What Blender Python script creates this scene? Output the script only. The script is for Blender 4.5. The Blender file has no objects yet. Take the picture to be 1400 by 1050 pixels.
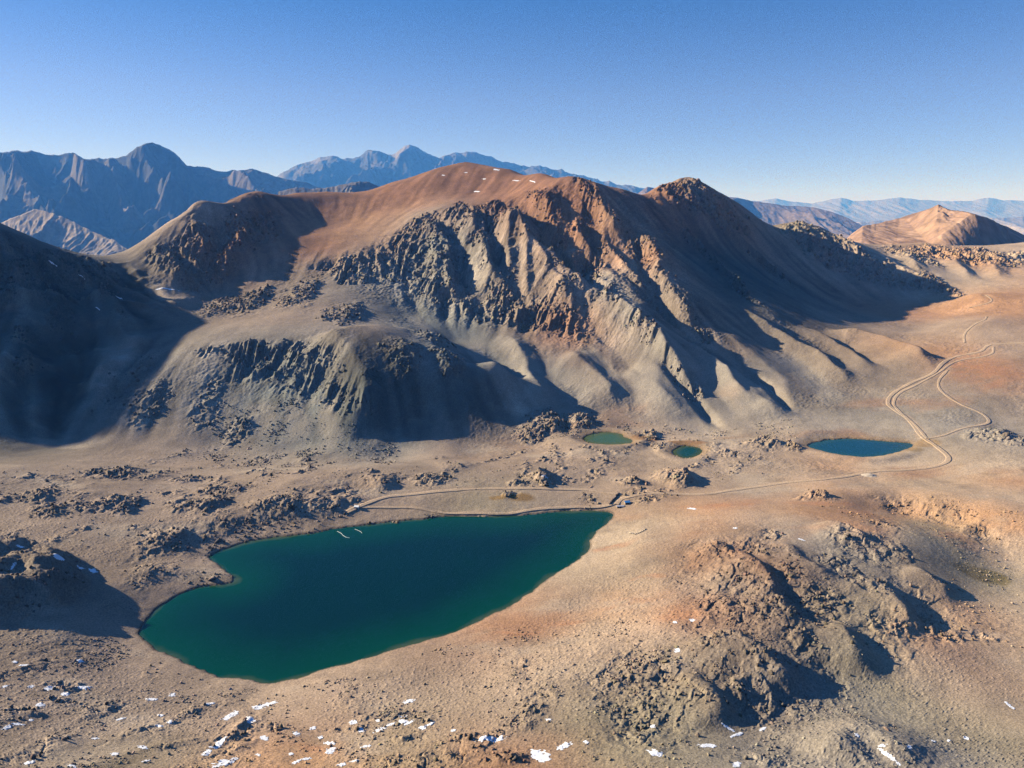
import bpy, math, random, time
import numpy as np

T0 = time.time()
QUAL = 1.0            # mesh density factor (1 = final)

# ------------------------------------------------------------------ camera, sky, sun, exposure
scene = bpy.context.scene
col = scene.collection
CAM_H = 300.0
HORIZON_V = 300.0                       # row of the horizon in a 1400 x 1050 frame
FPX = 970.0                             # focal length in those pixels
PITCH = math.atan((525 - HORIZON_V) / FPX)
cam_data = bpy.data.cameras.new('camera')
cam_data.sensor_fit = 'HORIZONTAL'
cam_data.sensor_width = 36.0
cam_data.lens = 36.0 * FPX / 1400.0
cam_data.clip_start = 1.0
cam_data.clip_end = 400000.0
cam = bpy.data.objects.new('camera', cam_data)
cam.location = (0, 0, CAM_H)
cam.rotation_euler = (math.pi / 2 - PITCH, 0, 0)
col.objects.link(cam)
scene.camera = cam

SUN_EL = math.radians(23.0)
SUN_BEHIND = math.radians(15.0)         # sun stands to the left and a little beyond the scene
sx, sy, sz = -math.cos(SUN_EL) * math.cos(SUN_BEHIND), math.cos(SUN_EL) * math.sin(SUN_BEHIND), math.sin(SUN_EL)

world = bpy.data.worlds.new('World')
scene.world = world
world.use_nodes = True
wn = world.node_tree
sky = wn.nodes.new('ShaderNodeTexSky')
sky.sky_type = 'NISHITA'
sky.sun_disc = False
sky.sun_elevation = SUN_EL
sky.sun_rotation = math.atan2(sx, sy)   # clockwise from +Y
sky.altitude = 0.0
sky.air_density = 0.75
sky.dust_density = 0.0
sky.ozone_density = 10.0
bg = wn.nodes['Background']
# the blue of the high dry air: paler towards the horizon, deeper overhead
wtc = wn.nodes.new('ShaderNodeTexCoord'); wse = wn.nodes.new('ShaderNodeSeparateXYZ'); wcr = wn.nodes.new('ShaderNodeValToRGB'); wmx = wn.nodes.new('ShaderNodeVectorMath'); wmx.operation = 'MULTIPLY'
SKYTINT = [(0.0, (2.4, 1.25, 1.1)), (0.052, (2.2, 1.13, 1.04)), (0.155, (1.95, 1.07, 0.96)), (0.265, (0.85, 0.86, 0.92)), (0.45, (0.5, 0.8, 0.95)), (1.0, (0.4, 0.75, 0.95))]
for k_, (p_, c_) in enumerate(SKYTINT):
    e_ = wcr.color_ramp.elements[0] if k_ == 0 else wcr.color_ramp.elements.new(p_)
    e_.position = p_; e_.color = tuple(x / 3 for x in c_) + (1,)
wcr.color_ramp.elements.remove(wcr.color_ramp.elements[len(SKYTINT)])
wsc = wn.nodes.new('ShaderNodeVectorMath'); wsc.operation = 'SCALE'; wsc.inputs['Scale'].default_value = 3.0
wn.links.new(wtc.outputs['Generated'], wse.inputs[0]); wn.links.new(wse.outputs['Z'], wcr.inputs[0]); wn.links.new(wcr.outputs[0], wsc.inputs[0])
wn.links.new(sky.outputs[0], wmx.inputs[0]); wn.links.new(wsc.outputs[0], wmx.inputs[1])
wn.links.new(wmx.outputs[0], bg.inputs[0])
bg.inputs[1].default_value = 0.066

sun_data = bpy.data.lights.new('sun', 'SUN')
sun_data.energy = 5.0
sun_data.angle = math.radians(0.53)
sun_data.color = (1.0, 0.925, 0.81)
sun = bpy.data.objects.new('sun', sun_data)
from mathutils import Vector
sun.rotation_euler = Vector((sx, sy, sz)).to_track_quat('Z', 'Y').to_euler()
sun.location = (sx * 4000, sy * 4000, sz * 4000)
col.objects.link(sun)

scene.view_settings.view_transform = 'Standard'
scene.view_settings.look = 'None'
scene.view_settings.exposure = 1.05
scene.view_settings.gamma = 1.0
scene.render.engine = 'CYCLES'
scene.cycles.max_bounces = 4
scene.cycles.diffuse_bounces = 0
scene.cycles.volume_bounces = 0
scene.cycles.use_denoising = True
scene.cycles.denoising_prefilter = 'NONE'
scene.cycles.use_adaptive_sampling = False

# ------------------------------------------------------------------ helpers: view rays
CP_, SP_ = math.cos(PITCH), math.sin(PITCH)

def ray(u, v):
    a = (u - 700.0) / FPX
    b = (525.0 - v) / FPX
    return np.array([a, CP_ + b * SP_, -SP_ + b * CP_])

def D(u, v, y):                          # point of the view ray at forward distance y
    d = ray(u, v)
    return np.array([d[0], d[1], d[2]]) * (y / d[1]) + np.array([0, 0, CAM_H])

def G(u, v, z):                          # point of the view ray at height z
    d = ray(u, v)
    return d * ((z - CAM_H) / d[2]) + np.array([0, 0, CAM_H])

# ------------------------------------------------------------------ helpers: noise
_rng = np.random.RandomState(7)
_P = _rng.permutation(256).astype(np.int32)
_P = np.concatenate([_P, _P, _P])
_ang = _rng.rand(256) * 2 * np.pi
_GX = np.cos(_ang).astype(np.float32)
_GY = np.sin(_ang).astype(np.float32)
_RV = _rng.rand(768).astype(np.float32)

def gnoise(x, y, seed=0):
    x = x.astype(np.float32) + np.float32(seed * 17.31)
    y = y.astype(np.float32) + np.float32(seed * 9.77)
    xf = np.floor(x); yf = np.floor(y)
    xi = xf.astype(np.int32) & 255; yi = yf.astype(np.int32) & 255
    fx = x - xf; fy = y - yf
    ux = fx * fx * fx * (fx * (fx * 6 - 15) + 10)
    uy = fy * fy * fy * (fy * (fy * 6 - 15) + 10)
    def g(ix, iy, dx, dy):
        h = _P[_P[ix] + iy]
        return _GX[h] * dx + _GY[h] * dy
    xi1 = (xi + 1) & 255; yi1 = (yi + 1) & 255
    n00 = g(xi, yi, fx, fy); n10 = g(xi1, yi, fx - 1, fy)
    n01 = g(xi, yi1, fx, fy - 1); n11 = g(xi1, yi1, fx - 1, fy - 1)
    a = n00 + ux * (n10 - n00); b = n01 + ux * (n11 - n01)
    return (a + uy * (b - a)) * 1.5

def fbm(x, y, wl, octs=4, gain=0.5, seed=0):
    s = np.zeros(x.shape, np.float32); a = 1.0; f = 1.0 / wl; t = 0
    for i in range(octs):
        s += a * gnoise(x * f, y * f, seed + i * 3); t += a; a *= gain; f *= 2.03
    return s / t

def ridged(x, y, wl, octs=4, gain=0.5, seed=0):
    s = np.zeros(x.shape, np.float32); a = 1.0; f = 1.0 / wl; t = 0; w = 1.0
    for i in range(octs):
        n = 1 - np.abs(gnoise(x * f, y * f, seed + i * 3)) * 1.6
        n = np.clip(n, 0, 1) ** 2
        s += a * n * w; t += a; w = np.clip(n * 1.6, 0, 1); a *= gain; f *= 2.07
    return s / t

def cells(x, y, wl, seed=0):
    """blocky cell noise: (random height of the nearest cell incl. a tilt, distance gap to the second cell)"""
    x = x.astype(np.float32) / wl; y = y.astype(np.float32) / wl
    xi = np.floor(x).astype(np.int32); yi = np.floor(y).astype(np.int32)
    f1 = np.full(x.shape, 9e9, np.float32); f2 = f1.copy(); val = np.zeros(x.shape, np.float32)
    for dx in (-1, 0, 1):
        for dy in (-1, 0, 1):
            cx = xi + dx; cy = yi + dy
            h = _P[_P[(cx + seed * 13) & 255] + (cy & 255)]
            px = cx + _RV[h]; py = cy + _RV[h + 256]
            ex = x - px; ey = y - py
            d = ex * ex + ey * ey
            vv = _RV[h + 512] + 0.55 * (ex * (_RV[h + 100] - 0.75) + ey * (_RV[h + 300] - 0.5))
            new = d < f1
            f2 = np.where(new, f1, np.minimum(f2, d))
            val = np.where(new, vv, val)
            f1 = np.where(new, d, f1)
    return val, np.sqrt(f2) - np.sqrt(f1)

def sstep(a, b, x):
    t = np.clip((x - a) / (b - a), 0, 1)
    return t * t * (3 - 2 * t)

def blur(a, r, n=2):
    """separable box blur, n passes, radius r cells"""
    r = int(r)
    if r < 1: return a
    for _ in range(n):
        for ax in (0, 1):
            p = np.pad(a, [(r + 1, r) if k == ax else (0, 0) for k in (0, 1)], mode='edge')
            c = np.cumsum(p, axis=ax, dtype=np.float64)
            if ax == 0: a = (c[2 * r + 1:] - c[:-2 * r - 1]) / (2 * r + 1)
            else: a = (c[:, 2 * r + 1:] - c[:, :-2 * r - 1]) / (2 * r + 1)
    return a.astype(np.float32)

class Grid:
    def __init__(s, x0, x1, y0, y1, d):
        s.x0, s.y0, s.d = x0, y0, d
        s.nx = int(round((x1 - x0) / d)) + 1; s.ny = int(round((y1 - y0) / d)) + 1
        s.X, s.Y = np.meshgrid(x0 + np.arange(s.nx) * d, y0 + np.arange(s.ny) * d)
        s.X = s.X.astype(np.float32); s.Y = s.Y.astype(np.float32)
    def lin(s, A, x, y):
        fx = np.clip((x - s.x0) / s.d, 0, s.nx - 1.001); fy = np.clip((y - s.y0) / s.d, 0, s.ny - 1.001)
        i = fx.astype(np.int32); j = fy.astype(np.int32); fx = (fx - i).astype(np.float32); fy = (fy - j).astype(np.float32)
        return (A[j, i] * (1 - fx) + A[j, i + 1] * fx) * (1 - fy) + (A[j + 1, i] * (1 - fx) + A[j + 1, i + 1] * fx) * fy
    def cub(s, A, x, y):
        fx = np.clip((x - s.x0) / s.d, 1, s.nx - 2.001); fy = np.clip((y - s.y0) / s.d, 1, s.ny - 2.001)
        i = fx.astype(np.int32); j = fy.astype(np.int32); fx = (fx - i).astype(np.float32); fy = (fy - j).astype(np.float32)
        def w(t):
            return ((1 - t) ** 3 / 6, (3 * t ** 3 - 6 * t * t + 4) / 6, (-3 * t ** 3 + 3 * t * t + 3 * t + 1) / 6, t ** 3 / 6)
        wx = w(fx); wy = w(fy); out = 0
        i1 = np.minimum(i + 2, s.nx - 1); j1 = np.minimum(j + 2, s.ny - 1)
        I = (i - 1, i, i + 1, i1); J = (j - 1, j, j + 1, j1)
        for b in range(4):
            row = 0
            for a in range(4): row = row + wx[a] * A[J[b], I[a]]
            out = out + wy[b] * row
        return out

def rbf(P, V, X, Y, power=1.3, smooth=0.0):
    P = np.asarray(P, np.float64); V = np.asarray(V, np.float64)
    if V.ndim == 1: V = V[:, None]
    n = len(P); S = 1000.0
    Q = P / S
    d = np.sqrt(((Q[:, None] - Q[None]) ** 2).sum(-1)) ** power
    A = np.zeros((n + 3, n + 3)); A[:n, :n] = d - smooth * np.eye(n)
    A[:n, n] = 1; A[:n, n + 1:] = Q; A[n, :n] = 1; A[n + 1:, :n] = Q.T
    B = np.zeros((n + 3, V.shape[1])); B[:n] = V
    W = np.linalg.lstsq(A, B, rcond=None)[0]
    x = X.ravel() / S; y = Y.ravel() / S
    out = W[n] + x[:, None] * W[n + 1] + y[:, None] * W[n + 2]
    for k0 in range(0, len(x), 20000):
        xs = x[k0:k0 + 20000, None] - Q[:, 0]; ys = y[k0:k0 + 20000, None] - Q[:, 1]
        out[k0:k0 + 20000] += (np.sqrt(xs * xs + ys * ys) ** power) @ W[:n]
    return out.reshape(X.shape + (V.shape[1],)).astype(np.float32)

def seg_dist(X, Y, poly):
    """distance to a polyline, signed side (+ = right of travel), arc parameter 0..1"""
    P = np.asarray(poly, np.float64)
    L = np.sqrt(((P[1:, :2] - P[:-1, :2]) ** 2).sum(1)); T = np.concatenate([[0], np.cumsum(L)]) / max(L.sum(), 1e-9)
    best = np.full(X.shape, 1e18); side = np.zeros(X.shape, np.float32); tt = np.zeros(X.shape, np.float32)
    for k in range(len(P) - 1):
        ax, ay = P[k, :2]; bx, by = P[k + 1, :2]; dx, dy = bx - ax, by - ay
        q = np.clip(((X - ax) * dx + (Y - ay) * dy) / (dx * dx + dy * dy + 1e-9), 0, 1)
        ex = X - ax - q * dx; ey = Y - ay - q * dy
        d = ex * ex + ey * ey; m = d < best
        best = np.where(m, d, best); side = np.where(m, np.sign(dy * ex - dx * ey), side); tt = np.where(m, T[k] + q * (T[k + 1] - T[k]), tt)
    return np.sqrt(best), side, tt

def in_poly(X, Y, poly):
    P = np.asarray(poly); inside = np.zeros(X.shape, bool); n = len(P)
    for k in range(n):
        x1, y1 = P[k, :2]; x2, y2 = P[(k + 1) % n, :2]
        c = ((y1 > Y) != (y2 > Y))
        with np.errstate(divide='ignore', invalid='ignore'):
            inside ^= c & (X < (x2 - x1) * (Y - y1) / (y2 - y1 + 1e-12) + x1)
    return inside

def sdist(X, Y, poly):                   # negative inside
    P = [tuple(p[:2]) for p in poly]
    d = seg_dist(X, Y, P + [P[0]])[0]
    return np.where(in_poly(X, Y, P), -d, d)

def catmull(P, n=6, closed=False):
    P = [np.asarray(p, float) for p in P]; out = []; m = len(P)
    for k in range(m if closed else m - 1):
        if closed: a, b, c, d = P[k - 1], P[k], P[(k + 1) % m], P[(k + 2) % m]
        else: a, b, c, d = P[max(k - 1, 0)], P[k], P[k + 1], P[min(k + 2, m - 1)]
        for i in range(n):
            t = i / n
            out.append(0.5 * (2 * b + (c - a) * t + (2 * a - 5 * b + 4 * c - d) * t * t + (3 * b - a - 3 * c + d) * t ** 3))
    if not closed: out.append(P[-1])
    return out

# ------------------------------------------------------------------ terrain: base surface from surveyed points
PTS = []
def g(*a):
    for u, v, z in a: PTS.append(G(u, v, z))
def dd(*a):
    for u, v, y in a: PTS.append(D(u, v, y))
def w(*a):
    for p in a: PTS.append(np.array(p, float))

# flat valley floor, lake rim, foreground slope
g((0, 700, 25), (0, 655, 30), (0, 640, 31), (130, 650, 20), (200, 700, 15), (100, 715, 20), (230, 740, 9), (150, 850, 12), (0, 900, 25), (0, 980, 36),
  (0, 1050, 52), (150, 1000, 24), (250, 1000, 18), (300, 1050, 30), (450, 990, 14), (500, 1050, 28), (600, 950, 13), (700, 1050, 36),
  (650, 900, 8), (750, 850, 9), (800, 950, 28), (850, 820, 11), (900, 760, 18), (900, 1050, 44), (870, 700, 7),
  (330, 735, 10), (420, 700, 16), (380, 650, 18), (500, 640, 15), (600, 640, 14), (700, 640, 13), (800, 640, 12), (900, 640, 10), (1000, 640, 10),
  (1100, 640, 11), (1200, 660, 12), (1300, 655, 14), (1400, 650, 20), (1400, 612, 24), (1300, 596, 22), (1100, 585, 20), (1050, 675, 15),
  (900, 690, 9), (860, 665, 10), (540, 690, 6), (650, 690, 5), (750, 690, 4), (240, 800, 6), (190, 900, 6), (350, 960, 6), (550, 905, 5), (300, 790, 4),
  (820, 585, 14), (760, 595, 16), (960, 600, 13), (1010, 610, 12), (1200, 590, 16), (1250, 620, 13))
# right-hand foreground hill and the little valley beyond it
g((950, 720, 22), (1000, 703, 22), (1100, 695, 23), (1180, 703, 22), (1000, 780, 28), (1050, 800, 30), (960, 860, 28), (900, 870, 25), (1000, 850, 30),
  (1060, 755, 29), (1130, 740, 29), (1200, 740, 28), (1250, 730, 25), (1300, 722, 19), (1250, 780, 22), (1150, 800, 28), (1330, 790, 7), (1390, 800, 7),
  (1200, 810, 25), (1280, 830, 15), (1120, 860, 27), (1172, 952, 17), (1080, 880, 29), (1250, 890, 20), (1350, 890, 13),
  (1400, 950, 16), (1300, 1000, 19), (1210, 985, 22), (1100, 1000, 21), (1000, 980, 28), (1050, 1040, 36), (1180, 1050, 38), (1400, 1050, 28), (960, 930, 30), (1030, 920, 29))
g((1160, 672, 23), (1200, 668, 25), (1280, 680, 27), (1350, 700, 27), (1400, 712, 27), (1400, 690, 28), (1320, 680, 27), (1190, 690, 14), (1240, 702, 10), (1300, 724, 8), (1370, 762, 6), (1400, 775, 6))
w((0, 0, 150), (-300, 0, 150), (300, 0, 150), (0, 150, 85), (-300, 150, 105), (300, 150, 95), (-700, 300, 90), (700, 300, 40), (-900, 0, 200), (900, 0, 140), (-1100, 500, 130), (-900, 550, 60), (1300, 700, 60), (1100, 500, 40))
# rocky knoll
dd((200, 590, 935), (300, 610, 915), (400, 615, 905), (540, 622, 893), (650, 610, 915), (740, 607, 920),
   (250, 500, 1050), (230, 560, 970), (290, 462, 1120), (350, 455, 1135), (430, 455, 1125), (520, 468, 1100), (600, 482, 1085), (680, 492, 1075),
   (320, 520, 1035), (400, 535, 1000), (480, 560, 965), (560, 550, 985), (640, 560, 975), (700, 560, 1010), (330, 485, 1075), (430, 480, 1075))
# plateau and hollow behind the knoll
dd((280, 440, 1240), (350, 425, 1290), (450, 425, 1270), (520, 440, 1240), (600, 460, 1210), (350, 400, 1400), (300, 400, 1420), (400, 380, 1480), (450, 400, 1380), (520, 425, 1310))
# cirque and shadowed ridge on the left
dd((250, 385, 1400), (280, 425, 1320), (200, 425, 1240), (120, 460, 1140), (200, 500, 1060), (150, 560, 960), (100, 600, 925), (0, 585, 915), (0, 500, 1010), (0, 400, 1180),
   (60, 420, 1180), (120, 400, 1270), (180, 380, 1370), (210, 360, 1440))
dd((-60, 309, 1300), (-30, 312, 1300), (0, 314, 1300), (20, 324, 1310), (40, 333, 1330), (70, 343, 1350), (110, 350, 1390), (150, 355, 1440), (165, 352, 1470))
w((-1250, 1431, 440), (-1400, 1288, 430), (-1400, 1153, 375), (-1400, 1060, 315), (-1450, 900, 240), (-1600, 700, 220), (-1700, 500, 220), (-1150, 950, 160), (-1000, 850, 80), (-1250, 750, 140), (-1000, 650, 50),
  (-1300, 1800, 300), (-1000, 1650, 180), (-750, 1700, 110), (-700, 2000, 90), (-1300, 1800, 110), (-1600, 1300, 250), (-1700, 1800, 100), (-2000, 1000, 200), (-2200, 500, 150))
# main ridge line, left to right, and ground falling away behind it
RIDGE = [(165, 350, 1480), (200, 325, 1530), (230, 301, 1600), (265, 281, 1680), (300, 283, 1750), (322, 270, 1800), (345, 262, 1840), (400, 265, 1920), (440, 263, 1970), (500, 262, 2020), (530, 250, 2040),
         (590, 232, 2070), (620, 225, 2080), (638, 221, 2080), (665, 226, 2040), (700, 230, 1980), (740, 234, 1870), (780, 239, 1760), (800, 246, 1720), (830, 256, 1720), (860, 260, 1740), (888, 267, 1790),
         (905, 252, 1830), (925, 243, 1870), (942, 240, 1900), (960, 250, 1910), (985, 263, 1930), (1015, 285, 1960), (1050, 312, 2000),
         (1065, 306, 2030), (1085, 303, 2060), (1115, 308, 2060), (1140, 320, 2030), (1165, 332, 1980), (1200, 347, 1900), (1235, 370, 1840), (1270, 392, 1740), (1305, 412, 1640)]
for k, (u, v, y) in enumerate(RIDGE):
    dd((u, v, y))
    p = D(u, v, y)
    if u < 1100: w((p[0] * 1.08, y + 170, p[2] - 75), (p[0] * 1.2, y + 520, min(p[2] - 200, 150)))
# main face
dd((480, 300, 1800), (560, 280, 1860), (640, 260, 1900), (700, 262, 1830), (420, 320, 1680), (420, 290, 1820), (350, 300, 1690), (300, 320, 1600), (280, 350, 1500), (360, 340, 1560),
   (600, 288, 1740), (680, 285, 1720), (740, 275, 1690), (530, 330, 1640), (480, 350, 1550), (560, 365, 1530), (640, 345, 1570), (700, 345, 1560), (600, 405, 1400), (680, 430, 1330), (760, 450, 1270), (640, 380, 1470),
   (560, 430, 1340), (620, 470, 1250), (720, 500, 1170), (680, 540, 1090), (760, 560, 1025), (720, 585, 960), (800, 560, 1030), (850, 590, 965), (960, 592, 960), (900, 540, 1060),
   (850, 450, 1250), (800, 400, 1400), (760, 340, 1560), (820, 320, 1570), (880, 300, 1650), (880, 400, 1370), (940, 430, 1300), (950, 330, 1670), (1000, 400, 1440), (1050, 350, 1740), (1100, 420, 1490), (1050, 470, 1265),
   (900, 500, 1150), (1000, 540, 1070), (1100, 560, 1020), (1150, 520, 1130), (1200, 470, 1330), (1260, 450, 1420), (1290, 430, 1540), (1130, 370, 1780), (1180, 420, 1620), (1050, 420, 1390))
# ground rising on the right
dd((1220, 550, 1030), (1290, 500, 1130), (1355, 475, 1210), (1340, 440, 1340), (1390, 420, 1480), (1330, 430, 1450), (1330, 400, 1600), (1400, 395, 1650), (1300, 370, 1850), (1400, 365, 1900), (1260, 362, 1850),
   (1400, 540, 1010), (1330, 550, 1000), (1400, 500, 1100), (1390, 590, 920))
dd((1215, 346, 2000), (1250, 337, 2080), (1268, 332, 2110), (1300, 338, 2100), (1330, 340, 2080), (1400, 343, 2050), (1215, 352, 1950), (1268, 342, 2060), (1330, 348, 2030), (1400, 352, 2000))
w((1700, 1000, 130), (1900, 1500, 260), (1800, 2000, 280), (2300, 2500, 250), (2300, 800, 220), (1500, 2500, 190), (800, 2600, 150), (1200, 2500, 170), (0, 2600, 130), (-600, 2500, 100), (0, 3300, 100), (1200, 3300, 150),
  (-1200, 3200, 90), (2300, 3300, 200), (-2200, 2500, 80), (-2200, 3400, 80), (-1000, 4300, 90), (0, 4300, 90), (1500, 4300, 120), (-2300, 4300, 90), (2300, 4300, 150))

PTS = np.array(PTS)
CG = Grid(-2400, 2400, -40, 4400, 20)
base20 = rbf(PTS[:, :2], PTS[:, 2], CG.X, CG.Y, power=1.25, smooth=0.0)[..., 0]
base20 = np.minimum(base20, 700)
M = Grid(-2400, 2400, -40, 4400, 5)
base = CG.cub(base20, M.X, M.Y).astype(np.float32)
print('base', round(time.time() - T0, 1))

def hit(u, v, H=None, ymin=150.0, ymax=4300.0):
    """where the view ray first meets the base terrain"""
    H = base if H is None else H
    d = ray(u, v); d = d / d[1]
    ys = np.linspace(ymin, ymax, 2400)
    zs = CAM_H + d[2] * ys; xs = d[0] * ys
    t = M.lin(H, xs, ys)
    k = np.argmax(zs < t)
    if not (zs < t).any(): k = len(ys) - 1
    return np.array([xs[k], ys[k], t[k]])

def hits(poly, H=None):
    out = []
    for u, v in poly:
        q = hit(u, v, H)
        while q[1] > 2300 and v < 420:       # a point on the skyline: step down until the ray meets the near side
            v += 2; q = hit(u, v, H)
        out.append(q)
    return out

# ------------------------------------------------------------------ terrain: spurs and gullies of the main mountain and its neighbours
def spur(H, poly, amp, wl, wr, p=1.15, warp=10.0, ends=0.25, seed=0):
    """a rib (amp > 0) or gully (amp < 0) along a line of picture points; wl / wr = half widths left and right of travel (downhill)"""
    P = catmull(hits(poly), 4)
    A = np.array([q[:2] for q in P]); m = max(wl, wr) + 40
    i0 = max(int((A[:, 0].min() - m - M.x0) / M.d), 0); i1 = min(int((A[:, 0].max() + m - M.x0) / M.d) + 1, M.nx)
    j0 = max(int((A[:, 1].min() - m - M.y0) / M.d), 0); j1 = min(int((A[:, 1].max() + m - M.y0) / M.d) + 1, M.ny)
    X = M.X[j0:j1, i0:i1]; Y = M.Y[j0:j1, i0:i1]
    Xw = X + warp * fbm(X, Y, 70, 3, seed=seed + 5); Yw = Y + warp * fbm(X, Y, 70, 3, seed=seed + 9)
    d, s, t = seg_dist(Xw, Yw, A)
    W = np.where(s > 0, wr, wl)
    f = np.clip(1 - d / W, 0, 1) ** p
    e = np.clip(np.minimum(t / ends, (1 - t) / ends), 0, 1)
    H[j0:j1, i0:i1] += (amp * f * (e * e * (3 - 2 * e))).astype(np.float32)

H = base.copy()
SPURS = [
    # rocky ribs of the main face (picture points, height, left width, right width); travel is downhill, so 'left of travel' = right in the picture
    ([(575, 305), (606, 335), (613, 370), (606, 412)], 34, 28, 60),
    ([(629, 280), (650, 325), (663, 366), (680, 412)], 32, 28, 60),
    ([(686, 292), (697, 335), (693, 380), (688, 428)], 30, 26, 55),
    ([(690, 285), (722, 345), (755, 395), (795, 455)], 46, 85, 70),
    ([(728, 262), (752, 308), (771, 345), (790, 380)], 30, 50, 22),
    ([(793, 244), (812, 275), (832, 305), (850, 335)], 20, 60, 20),
    ([(800, 360), (828, 412), (860, 448), (905, 495), (955, 545)], 46, 85, 55),
    ([(845, 305), (889, 346), (903, 388), (932, 432), (968, 468)], 26, 120, 20),
    ([(960, 440), (1010, 475), (1060, 515), (1090, 560)], 9, 60, 50),
    ([(850, 500), (900, 535), (945, 575)], 9, 34, 50),
    ([(960, 500), (1020, 535), (1070, 575)], 13, 40, 50),
    ([(880, 490), (930, 530), (968, 565), (990, 590)], -11, 12, 16),
    ([(1000, 495), (1048, 530), (1086, 566)], -10, 12, 16),
    ([(1060, 450), (1120, 490), (1180, 530)], 7, 50, 50),
    ([(1120, 448), (1200, 474), (1278, 507)], 24, 42, 70),
    ([(690, 455), (720, 510), (745, 565)], 17, 34, 44),
    ([(770, 480), (815, 520), (840, 560)], 16, 40, 50),
    # thin secondary ribs
    ([(655, 288), (667, 330), (671, 380)], 13, 14, 26), ([(706, 302), (716, 350), (724, 405), (728, 432)], 13, 14, 26), ([(592, 335), (597, 375), (591, 405)], 12, 12, 22), ([(742, 340), (775, 390), (802, 425)], 15, 18, 22), ([(782, 300), (802, 335), (820, 365)], 15, 18, 20),
    ([(822, 330), (852, 370), (885, 412)], 16, 20, 20), ([(925, 300), (962, 345), (1000, 385), (1030, 410)], 17, 24, 18), ([(970, 292), (1012, 332), (1055, 372), (1090, 400)], 15, 24, 18), ([(1005, 420), (1060, 458), (1120, 497), (1170, 532)], 13, 20, 30), ([(935, 470), (985, 512), (1030, 560)], 13, 18, 34), ([(1090, 440), (1150, 480), (1210, 515)], 12, 20, 34),
    # gullies between them
    ([(700, 272), (760, 345), (810, 400), (870, 455)], -26, 45, 40),
    ([(590, 310), (628, 360), (640, 410)], -14, 30, 26),
    ([(660, 300), (680, 350), (683, 410)], -12, 26, 22),
    ([(870, 285), (930, 350), (1000, 420)], -8, 60, 45),
    # knoll: right shoulder and its dark flank
    ([(430, 458), (475, 500), (500, 552), (525, 600)], 32, 190, 70),
    ([(560, 462), (630, 490), (690, 540)], 12, 70, 40),
    # cirque headwall and left ridge ribs
    ([(215, 345), (240, 372), (262, 395)], 18, 30, 40),
    ([(320, 285), (330, 320), (318, 355), (290, 390)], 22, 26, 40),
    ([(265, 300), (280, 335), (285, 365)], 18, 26, 40),
    ([(40, 340), (75, 400), (90, 470)], 22, 50, 60),
    ([(110, 352), (150, 410), (180, 470)], 16, 50, 60),
    ([(0, 380), (30, 460), (40, 540)], 18, 50, 50),
    # second peak and its right-hand knobs
    ([(1075, 305), (1110, 335), (1150, 360)], 16, 40, 40),
    ([(1130, 318), (1170, 345), (1200, 368)], 14, 36, 36),
    ([(1200, 350), (1240, 375), (1275, 392)], 12, 30, 36),
    # spurs of the crag hill on the right, running down towards the little valley
    ([(1035, 765), (1048, 815), (1075, 850), (1105, 878)], 9, 14, 45),
    ([(975, 862), (1025, 893), (1060, 925), (1090, 958)], 11, 15, 50),
    ([(920, 920), (960, 945), (1005, 988)], 8, 12, 40),
    ([(965, 738), (1010, 762), (1040, 798)], 7, 10, 36),
    ([(1060, 740), (1100, 770), (1150, 800)], 6, 12, 40),
    ([(1190, 790), (1230, 830), (1250, 862)], 7, 14, 40),
    ([(1120, 715), (1160, 727), (1185, 745)], 7, 12, 36),
    ([(1240, 775), (1290, 805), (1310, 815)], 6, 12, 36),
    ([(1130, 850), (1160, 890), (1175, 930)], 8, 16, 36),
    ([(1120, 1045), (1160, 1018), (1215, 1030), (1260, 1060)], 10, 40, 22),
    # right valley
    ([(1300, 345), (1310, 365), (1330, 385)], 10, 30, 40),
    ([(1235, 345), (1250, 365), (1265, 380)], 10, 30, 40),
    ([(1350, 345), (1360, 365), (1370, 385)], 9, 30, 40),
]
for k, (poly, amp, wl_, wr_) in enumerate(SPURS):
    spur(H, poly, amp, wl_, wr_, seed=k)
print('spurs', round(time.time() - T0, 1))

# rocky crests of the ribs
CREST = np.zeros(M.X.shape, np.float32)
for poly, amp, wl_, wr_ in SPURS:
    if amp < 15 or poly[0][1] > 440: continue
    A = np.array([q[:2] for q in hits(poly)]); m = 40
    i0 = max(int((A[:, 0].min() - m - M.x0) / M.d), 0); i1 = min(int((A[:, 0].max() + m - M.x0) / M.d) + 1, M.nx); j0 = max(int((A[:, 1].min() - m - M.y0) / M.d), 0); j1 = min(int((A[:, 1].max() + m - M.y0) / M.d) + 1, M.ny)
    X = M.X[j0:j1, i0:i1]; Y = M.Y[j0:j1, i0:i1]
    d, sd_, t = seg_dist(X + 10 * fbm(X, Y, 40, 3, seed=5), Y + 10 * fbm(X, Y, 40, 3, seed=9), A)
    CREST[j0:j1, i0:i1] = np.maximum(CREST[j0:j1, i0:i1], (sstep(26, 6, d) * sstep(-.2, .25, fbm(X, Y, 60, 2, seed=12))).astype(np.float32))
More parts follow.
